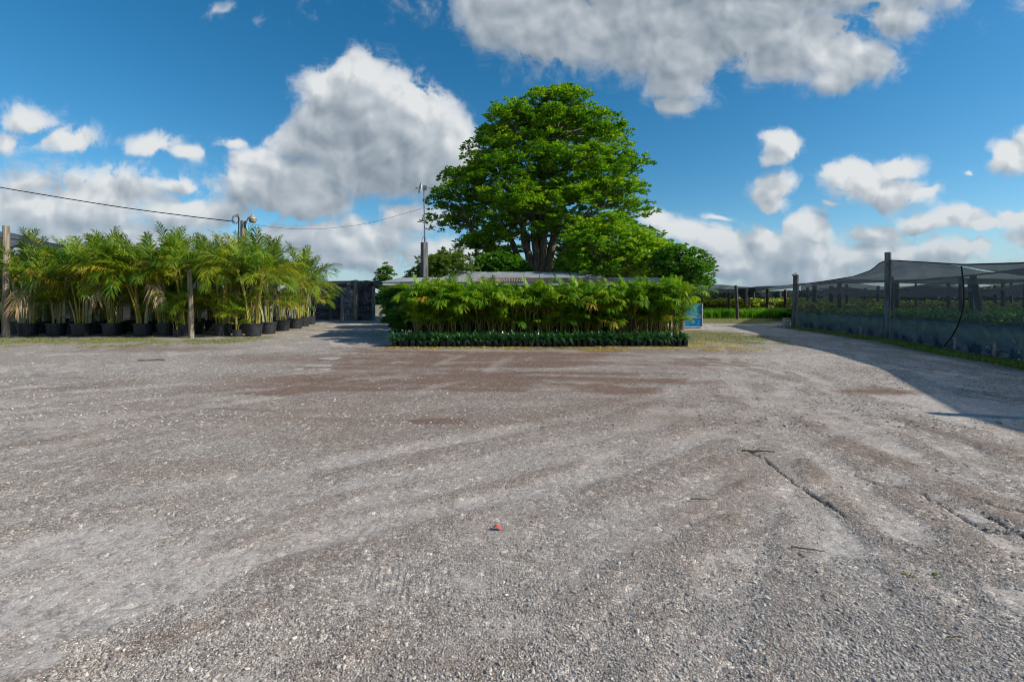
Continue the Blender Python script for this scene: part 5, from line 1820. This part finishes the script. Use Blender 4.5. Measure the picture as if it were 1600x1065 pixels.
a = Acc()
t_ = np.linspace(0, 1, 9)
U, W = np.meshgrid(np.linspace(0, 1, 9), np.linspace(0, 1, 4), indexing='ij')
lf = np.stack([(U - .5) * .068, (W - .5) * .028 * (0.35 + np.sin(np.pi * np.clip(U * 1.1, 0, 1)) + .3 * np.sin(U * 9)), .010 + .012 * np.sin(U * 4) + .006 * np.sin(W * 6)], -1).reshape(-1, 3)
i_, j_ = np.meshgrid(np.arange(8), np.arange(3), indexing='ij')
qq = np.stack([i_ * 4 + j_, (i_ + 1) * 4 + j_, (i_ + 1) * 4 + j_ + 1, i_ * 4 + j_ + 1], -1).reshape(-1, 4)
a.add(lf, qq)
a.add(lf - [0, 0, .003], qq[:, ::-1])
lying('red_scrap', 'small bright red scrap lying on the gravel in the foreground', 'scrap', 778, 827, a.mesh('red_scrap', M['red'], smooth=True), -.2)
lying('green_scrap', 'tiny green scrap on the gravel near the left edge', 'scrap', 30, 596, a.mesh('green_scrap', M['green_plastic']), .2)


def stick(L, r, seed, fork=False):
    q = np.random.RandomState(seed)
    P = np.stack([np.linspace(-L / 2, L / 2, 8), (q.rand(8) - .5) * L * .07, .004 + (q.rand(8)) * .008], 1)
    s = Acc().tube(P, np.linspace(r, r * .5, 8), n=6, jit=.3)
    if fork:
        s.tube([P[3], P[3] + [L * .18, L * .16, .02], P[3] + [L * .38, L * .22, .015]], [r * .6, r * .5, r * .3], n=5)
        s.tube([P[5], P[5] + [L * .1, -L * .18, .02]], [r * .5, r * .25], n=5)
    return s.mesh('stick', M['twig'])


lying('stick', 'thin dark stick on the gravel, lower right', 'stick', 1262, 860, stick(.20, .006, 1), -.25)
lying('stick', 'short brown stick on the gravel right of the tyre marks', 'stick', 1095, 783, stick(.16, .006, 2), -.1)
lying('forked_twig', 'dark forked twig at the head of the long crack', 'twig', 1185, 707, stick(.34, .012, 3, True), -.1)
lying('stick', 'pale thin stick on the gravel near the bottom right', 'stick', 1490, 1001, stick(.07, .004, 4), 0)
lying('stick', 'small dark stick on the gravel before the left grass', 'stick', 237, 563, stick(.7, .02, 5, True), 0.1)


def weed(seed):
    r = np.random.RandomState(seed)
    n = 26
    az = r.rand(n) * 6.283
    el = .1 + .7 * r.rand(n)
    D = np.stack([np.cos(az) * np.cos(el), np.sin(az) * np.cos(el), np.sin(el)], 1)
    P = np.stack([np.cos(az) * .02 * r.rand(n), np.sin(az) * .02 * r.rand(n), np.zeros(n)], 1)
    return leaves(P, D, .016 + .018 * r.rand(n), np.full(n, .006), .3, r, r.rand(n), 0).mesh('weed', M['grass'], attr='v')


lying('weed', 'left one of two tiny weed tufts in the gravel, lower right', 'weed', 1418, 900, weed(1), 0, 0)
lying('weed', 'right one of two tiny weed tufts in the gravel, lower right', 'weed', 1465, 898, weed(2), 0, 0)

# pale slabs showing in the drive
def slab(px0, px1, py0, py1, seed):
    r = np.random.RandomState(seed)
    y0, y1 = gy(py1), gy(py0)
    n = 14
    a = np.linspace(0, 2 * np.pi, n, endpoint=False)
    xc, yc = (gx(px0, (y0 + y1) / 2) + gx(px1, (y0 + y1) / 2)) / 2, (y0 + y1) / 2
    w = (px1 - px0) / F * yc / 2; d = (y1 - y0) / 2
    q = np.abs(np.cos(a)) ** .5 * np.sign(np.cos(a)), np.abs(np.sin(a)) ** .5 * np.sign(np.sin(a))
    k = .85 + .3 * r.rand(n)
    X, Y = q[0] * w * k, q[1] * d * k
    V = np.concatenate([np.stack([X, Y, np.full(n, .010)], 1), np.stack([X * 1.04, Y * 1.04, np.full(n, -.05)], 1), [[0, 0, .012]]])
    T = [(2 * n, i, (i + 1) % n) for i in range(n)]
    Q = [(i, n + i, n + (i + 1) % n, (i + 1) % n) for i in range(n)]
    return Acc().add(V, Q, T).mesh('pavement_slab', M['dusty_slab']), (xc, yc, 0)


for k, (p, lab) in enumerate([((475, 515, 569.5, 572.5), 'middle'), ((500, 530, 558, 562), 'upper'), ((458, 474, 575.5, 577.5), 'left'), ((494, 514, 576, 578.5), 'lower')]):
    me, loc = slab(*p, k)
    h = float(ground_height(np.array([loc[0]]), np.array([loc[1]]))[0])
    o = put('pavement_slab', me, loc=(loc[0], loc[1], h))
    tag(o, 'thin pale concrete slab sunk in the gravel drive, ' + lab + ' one of the four', 'slab', 'pale slabs sunk in the drive')

# fallen yellow leaves near the island
def leaf_litter():
    r = np.random.RandomState(33)
    n = 1500
    X = np.concatenate([-4.5 + 11 * r.rand(n), 6.3 + 2.4 * r.rand(n // 2), 2.2 + 1.6 * r.rand(150)])
    Y = np.concatenate([16.35 - 1.2 * r.rand(n) ** 2.5, 14.8 + 4 * r.rand(n // 2), 14.9 + .5 * r.rand(150)])
    m = len(X)
    Z = ground_height(X, Y) + .012
    az = r.rand(m) * 6.283
    D = np.stack([np.cos(az), np.sin(az), (r.rand(m) - .4) * .3], 1)
    s = .05 + .08 * r.rand(m)
    ac = leaves(np.stack([X, Y, Z], 1), D, s, s * .35, 0.05, r, r.rand(m), 0)
    put('leaf_litter', ac.mesh('leaf_litter', M['yellow_leaf'], attr='v'), kind='stuff')


leaf_litter()
